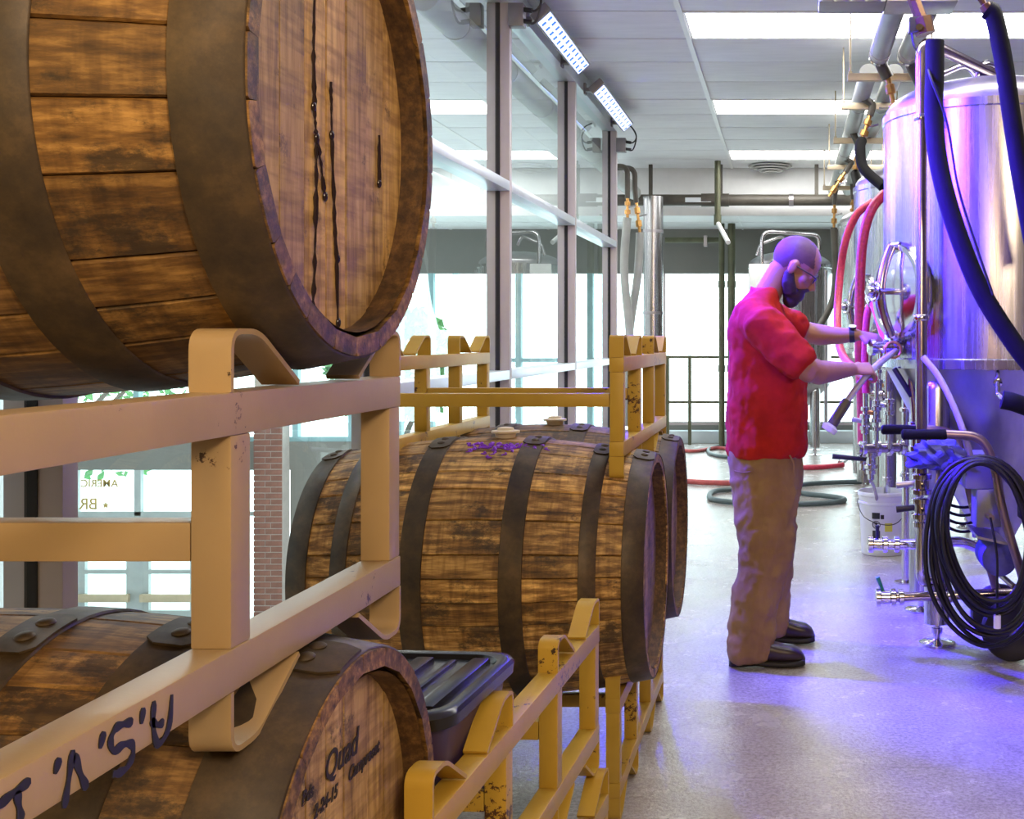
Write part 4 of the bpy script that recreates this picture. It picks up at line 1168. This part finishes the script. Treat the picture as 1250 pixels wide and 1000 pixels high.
def ellipse_stack(mb, rows, n=28, sq=2.3):
    """rows: (px left, px right, py, depth, half width across) - body slices with slightly squared ellipses"""
    rings = []
    for (a, b, py, d, hy) in rows:
        L_, R_ = W(a, py, d), W(b, py, d)
        cx, hx = (L_.x + R_.x) / 2, (R_.x - L_.x) / 2
        ring = []
        for j in range(n):
            t = 2 * PI * j / n
            c, s_ = math.cos(t), math.sin(t)
            k = (abs(c) ** sq + abs(s_) ** sq) ** (-1 / sq)
            ring.append((cx + hx * c * k, d + hy * s_ * k, L_.z))
        rings.append(ring)
    return mb.ring_loft(rings)

DM = 4.68
def hand_mesh(mb, wrist, f, back, thumb, curl, splay=.0, sc=1.0):
    """palm, four fingers with three joints each and a thumb. f: pointing direction, back: out of the back of the hand, thumb: towards the thumb"""
    f = Vector(f).normalized(); back = (Vector(back) - f * Vector(back).dot(f)).normalized(); th = f.cross(back)
    if th.dot(Vector(thumb)) < 0: th = -th
    w = Vector(wrist)
    K = sc
    # palm
    rings = []
    for (q, hw, ht) in ((-.015, .027, .021), (.015, .031, .020), (.045, .039, .017), (.075, .041, .015), (.092, .038, .012)):
        c = w + f * q * K
        rings.append([c + th * hw * K * math.cos(2 * PI * j / 16) + back * ht * K * math.sin(2 * PI * j / 16) for j in range(16)])
    mb.ring_loft(rings)
    for i, (o_, L_, r0) in enumerate(((.030, .074, .0092), (.010, .082, .0095), (-.010, .077, .0092), (-.029, .060, .0082))):
        p = w + f * .082 * K + th * o_ * K
        a = 0; P = [w + f * .05 * K + th * o_ * .9 * K, p]; rr = [r0 * 1.05, r0 * 1.08]
        for seg, (fr_, cu) in enumerate(((.45, curl[0]), (.30, curl[1]), (.25, curl[2]))):
            a += R(cu + (3 - i) * 2)
            d = f * math.cos(a) - back * math.sin(a) + th * splay * (1.5 - i)
            d.normalize()
            P.append(P[-1] + d * L_ * fr_ * K); rr.append(r0 * (.98 - .08 * seg))
        limb(mb, P, [x * K for x in rr], 10, wd=th)
    P = [w + f * .02 * K + th * .02 * K, w + f * .045 * K + th * .047 * K - back * .012 * K, w + f * .072 * K + th * .056 * K - back * .028 * K, w + f * .092 * K + th * .048 * K - back * .042 * K]
    limb(mb, P, [.014 * K, .0125 * K, .011 * K, .0085 * K], 10, wd=back)

def remesh(o, vs, smooth=2, factor=.6):
    m = o.modifiers.new('union', 'REMESH'); m.mode = 'VOXEL'; m.voxel_size = vs; m.use_smooth_shade = True
    m2 = o.modifiers.new('smooth', 'SMOOTH'); m2.iterations = smooth; m2.factor = factor

man_o = W(937, 815, 4.68); man_o.z = 0
HC = W(971, 327, 4.70)                       # head centre
pit = Matrix.Rotation(R(33), 3, 'Y')         # face looks forward (+X) and down
def Hd(x, y, z): return HC + pit @ Vector((x, y, z))
body = MB()
# trunk under the clothes
ellipse_stack(body, [(905, 960, 600, DM, .13), (900, 970, 560, DM, .155), (898, 972, 500, DM, .155), (898, 970, 450, DM, .16), (897, 958, 410, DM, .17), (900, 950, 385, DM, .165), (908, 945, 368, DM, .12)])
# legs
limb(body, [W(930, 590, 4.60), W(933, 680, 4.55), W(918, 720, 4.55), W(911, 790, 4.55)], [.085, .058, .056, .042])
limb(body, [W(938, 590, 4.78), W(946, 680, 4.86), W(943, 720, 4.88), W(946, 765, 4.88)], [.08, .055, .052, .04])
# neck and head
limb(body, [W(925, 378, 4.69), W(938, 358, 4.69), Hd(-.045, 0, -.045), Hd(-.02, 0, 0)], [.068, .055, .052, .05])
body.sphere(Hd(-.012, 0, .035), .1, (1.0, .79, .92), pit, 28)
body.sphere(Hd(.022, 0, -.035), .07, (.98, .84, 1.05), pit, 24)
body.sphere(Hd(.045, 0, -.085), .036, (1, 1.05, .8), pit, 16)               # chin
body.sphere(Hd(.066, 0, .018), .03, (.7, 1.7, .5), pit, 16)                 # brow
limb(body, [Hd(.082, 0, .006), Hd(.098, 0, -.018), Hd(.108, 0, -.034), Hd(.094, 0, -.042)], [.008, .011, .0135, .011], 12)   # nose
for sy in (-1, 1):
    body.sphere(Hd(.052, sy * .040, -.025), .024, (.8, 1, .9), pit, 12)      # cheek
    body.sphere(Hd(.076, sy * .032, .000), .0125, None and 1 or (1, 1, 1), pit, 12)   # eye
    body.sphere(Hd(-.008, sy * .082, -.008), .030, (.62, .35, 1.0), Matrix.Rotation(R(33), 3, 'Y'), 14)   # ear
body.sphere(Hd(.083, 0, -.060), .013, (.6, 1.7, .45), pit, 12)               # upper lip
body.sphere(Hd(.080, 0, -.071), .013, (.6, 1.5, .5), pit, 12)                # lower lip
# arms and hands
limb(body, [W(930, 392, 4.50), W(950, 415, 4.46), W(983, 450, 4.44), W(990, 455, 4.45)], [.06, .056, .048, .045])
wr = W(1040, 451, 4.64)
limb(body, [W(983, 448, 4.44), W(1000, 455, 4.48), W(1020, 453, 4.56), wr], [.047, .049, .040, .028])
hand_mesh(body, wr, Vector((.95, .30, .03)), Vector((-.1, -.65, .75)), Vector((0, .5, .8)), (42, 52, 38), .02, .95)
limb(body, [W(938, 386, 4.88), W(958, 395, 4.97), W(984, 406, 5.02)], [.06, .054, .045])
wl_ = W(1047, 409, 5.00)
limb(body, [W(982, 405, 5.02), W(1000, 409, 5.02), W(1025, 410, 5.01), wl_], [.046, .047, .037, .027])
hand_mesh(body, wl_, Vector((.98, -.05, -.16)), Vector((.1, -.35, .93)), Vector((0, -.9, -.2)), (26, 34, 24), .03, .98)
man = obj('person', body, 'skin')
for v in man.data.vertices: v.co -= man_o
man.location = man_o
tag(man, 'man in a red t-shirt and khaki trousers bending towards the tank, hands on the hoses', 'person')
remesh(man, .0055, 2, .5)

def worn(name, mb, mat, vs, smooth=3, label=None):
    o = obj(name, mb, mat, man)
    for v in o.data.vertices: v.co -= man_o
    remesh(o, vs, smooth)
    return o
def folds(o, st, size, depth=2):
    tx = bpy.data.textures.new('folds', 'CLOUDS'); tx.noise_scale = size; tx.noise_depth = depth
    d = o.modifiers.new('folds', 'DISPLACE'); d.texture = tx; d.strength = st; d.mid_level = .5; d.texture_coords = 'LOCAL'
    return d
shirt = MB()
ellipse_stack(shirt, [(889, 982, 557, DM, .180), (887, 985, 548, DM, .192), (887, 986, 520, DM, .190), (888, 986, 490, DM, .188), (889, 985, 462, DM, .186), (889, 980, 435, DM, .190), (889, 971, 410, DM, .198),
                      (891, 962, 392, DM, .205), (897, 954, 377, DM, .19), (906, 950, 365, DM, .15), (914, 950, 357, DM, .105), (917, 950, 352, DM, .075)])
shirt.tube([W(933, 358, DM) + Vector((.054 * math.cos(a), .062 * math.sin(a), -.022 * math.cos(a))) for a in [2 * PI * j / 24 for j in range(24)]], .008, 8, closed=True)
limb(shirt, [W(921, 385, 4.58), W(932, 398, 4.49), W(958, 425, 4.46), W(977, 445, 4.45)], [(.085, .080), (.092, .084), (.085, .082), (.078, .080)])
limb(shirt, [W(928, 380, 4.80), W(940, 388, 4.89), W(958, 396, 4.96), W(972, 402, 5.0)], [.082, .080, .074, .068])
sh = worn('t_shirt', shirt, 'shirt', .0085, 3)
folds(sh, .030, .12)
folds(sh, .008, .035)
pants = MB()
ellipse_stack(pants, [(891, 978, 545, DM, .172), (890, 979, 560, DM, .178), (891, 979, 580, DM, .180), (893, 977, 605, DM, .176), (898, 973, 622, DM, .12)])
limb(pants, [W(932, 585, 4.60), W(935, 620, 4.585), W(936, 655, 4.57), W(933, 690, 4.56), W(924, 725, 4.55), W(917, 760, 4.55), W(916, 785, 4.55), W(916, 797, 4.55)],
     [(.10, .135), (.098, .128), (.09, .114), (.084, .104), (.08, .099), (.078, .094), (.08, .092), (.083, .092)])
limb(pants, [W(938, 585, 4.78), W(942, 620, 4.80), W(944, 655, 4.84), W(945, 690, 4.87), W(944, 725, 4.885), W(944, 752, 4.89), W(945, 767, 4.89)],
     [(.10, .13), (.095, .11), (.088, .092), (.08, .080), (.074, .072), (.07, .064), (.072, .060)])
pt = worn('trousers', pants, 'khaki', .0085, 3)
folds(pt, .034, .10)
folds(pt, .010, .035)
obj('pocket_edge', MB().tube([p - man_o for p in curve_pts([W(964, 556, 4.505), W(969, 566, 4.51), W(969, 578, 4.515)], 5)], .0035, 8), 'khaki', man)
obj('back_pocket', MB().tube([p - man_o for p in curve_pts([W(896, 575, 4.535), W(908, 577, 4.515), W(921, 575, 4.505)], 5)], .0022, 8), 'khaki', man)
def shoe(a, b, d, nm):
    """boot from heel pixel a to toe pixel b at depth d"""
    x0, x1 = W(a, 0, d).x, W(b, 0, d).x; L_ = x1 - x0
    def ringz(x, hw, z0, z1, k=.7):
        ring = []
        for j in range(20):
            t = 2 * PI * j / 20
            c, s_ = math.cos(t), math.sin(t)
            q = (abs(c) ** 3 + abs(s_) ** 3) ** (-1 / 3)
            ring.append((x, d + hw * c * q, (z0 + z1) / 2 + (z1 - z0) / 2 * s_ * q))
        return ring
    mb = MB().ring_loft([ringz(x0 + L_ * q, hw, .024, h) for q, hw, h in ((.0, .014, .07), (.03, .030, .115), (.12, .038, .145), (.26, .040, .150), (.40, .041, .125), (.52, .044, .098), (.68, .050, .088), (.84, .049, .080), (.95, .036, .062), (1.0, .014, .042))])
    o = obj('boot', mb, 'shoe', man)
    for v in o.data.vertices: v.co -= man_o
    sb = MB().ring_loft([ringz(x0 + L_ * q, hw, .001 + lift, .030 + lift) for q, hw, lift in ((-.012, .02, 0), (.02, .034, 0), (.14, .041, 0), (.35, .038, .004), (.5, .045, .001), (.7, .053, 0), (.87, .051, .002), (.98, .036, .004), (1.012, .018, .006))])
    s_ = obj('sole', sb, 'sole', o)
    for v in s_.data.vertices: v.co -= man_o
shoe(891, 982, 4.55, 'near')
shoe(932, 994, 4.90, 'far')
# hair: short, shaved sides; full beard; glasses; watch
hb = MB().sphere(Hd(-.013, 0, .036), .1, (1.004, .797, .925), pit, 96)
inv = pit.transposed()
dele = [v for v in hb.bm.verts if (lambda q: q.z < .03 - max(0, .03 - q.x) * .9 and q.x > -.055 or q.z < -.062 or q.x > .058 - (q.z - .06) * .5)(inv @ (v.co - HC))]
bmesh.ops.delete(hb.bm, geom=dele, context='VERTS')
ho = obj('hair', hb, 'scalp', man)
for v in ho.data.vertices: v.co -= man_o
bd = MB()
bd.sphere(Hd(.050, 0, -.092), .046, (1.0, 1.12, 1.0), pit, 20)
bd.sphere(Hd(.056, 0, -.122), .036, (.95, 1.1, .9), pit, 18)
limb(bd, [Hd(-.010, -.066, -.030), Hd(.008, -.066, -.066), Hd(.035, -.046, -.095)], [(.012, .020), (.018, .028), (.024, .03)], 14)
limb(bd, [Hd(-.010, .066, -.030), Hd(.008, .066, -.066), Hd(.035, .046, -.095)], [(.012, .020), (.018, .028), (.024, .03)], 14)
limb(bd, [Hd(.066, -.034, -.072), Hd(.090, -.016, -.052), Hd(.094, 0, -.050), Hd(.090, .016, -.052), Hd(.066, .034, -.072)], [.010, .0085, .008, .0085, .010], 10, wd=(0, 0, 1))
worn('beard', bd, 'hair', .005, 2)
gl = MB()
for sy in (-1, 1):
    cx = [Hd(.094, sy * .034 + .027 * math.cos(a), .001 + .018 * math.sin(a)) - man_o for a in [2 * PI * j / 20 for j in range(20)]]
    gl.tube(cx, .0028, 8, closed=True)
    gl.tube([Hd(.094, sy * .060, .004) - man_o, Hd(.075, sy * .078, .006) - man_o, Hd(.0, sy * .086, .004) - man_o, Hd(-.015, sy * .084, -.012) - man_o], .0028, 8)
gl.tube([Hd(.095, -.008, .003) - man_o, Hd(.098, 0, .006) - man_o, Hd(.095, .008, .003) - man_o], .0024, 8)
obj('glasses', gl, 'black', man)
wa = MB()
f_ = (W(1047, 409, 5.0) - W(1025, 410, 5.01)).normalized()
wa.tube([wl_ - f_ * .035 - man_o, wl_ - f_ * .012 - man_o], [.0335, .0325], 24)
wo = obj('watch', wa, 'black', man)
obj('watch_face', MB().cyl(wl_ - f_ * .024 + Vector((.0, -.014, .030)) - man_o, wl_ - f_ * .024 + Vector((.0, -.018, .040)) - man_o, .017, 20), 'lens', wo)
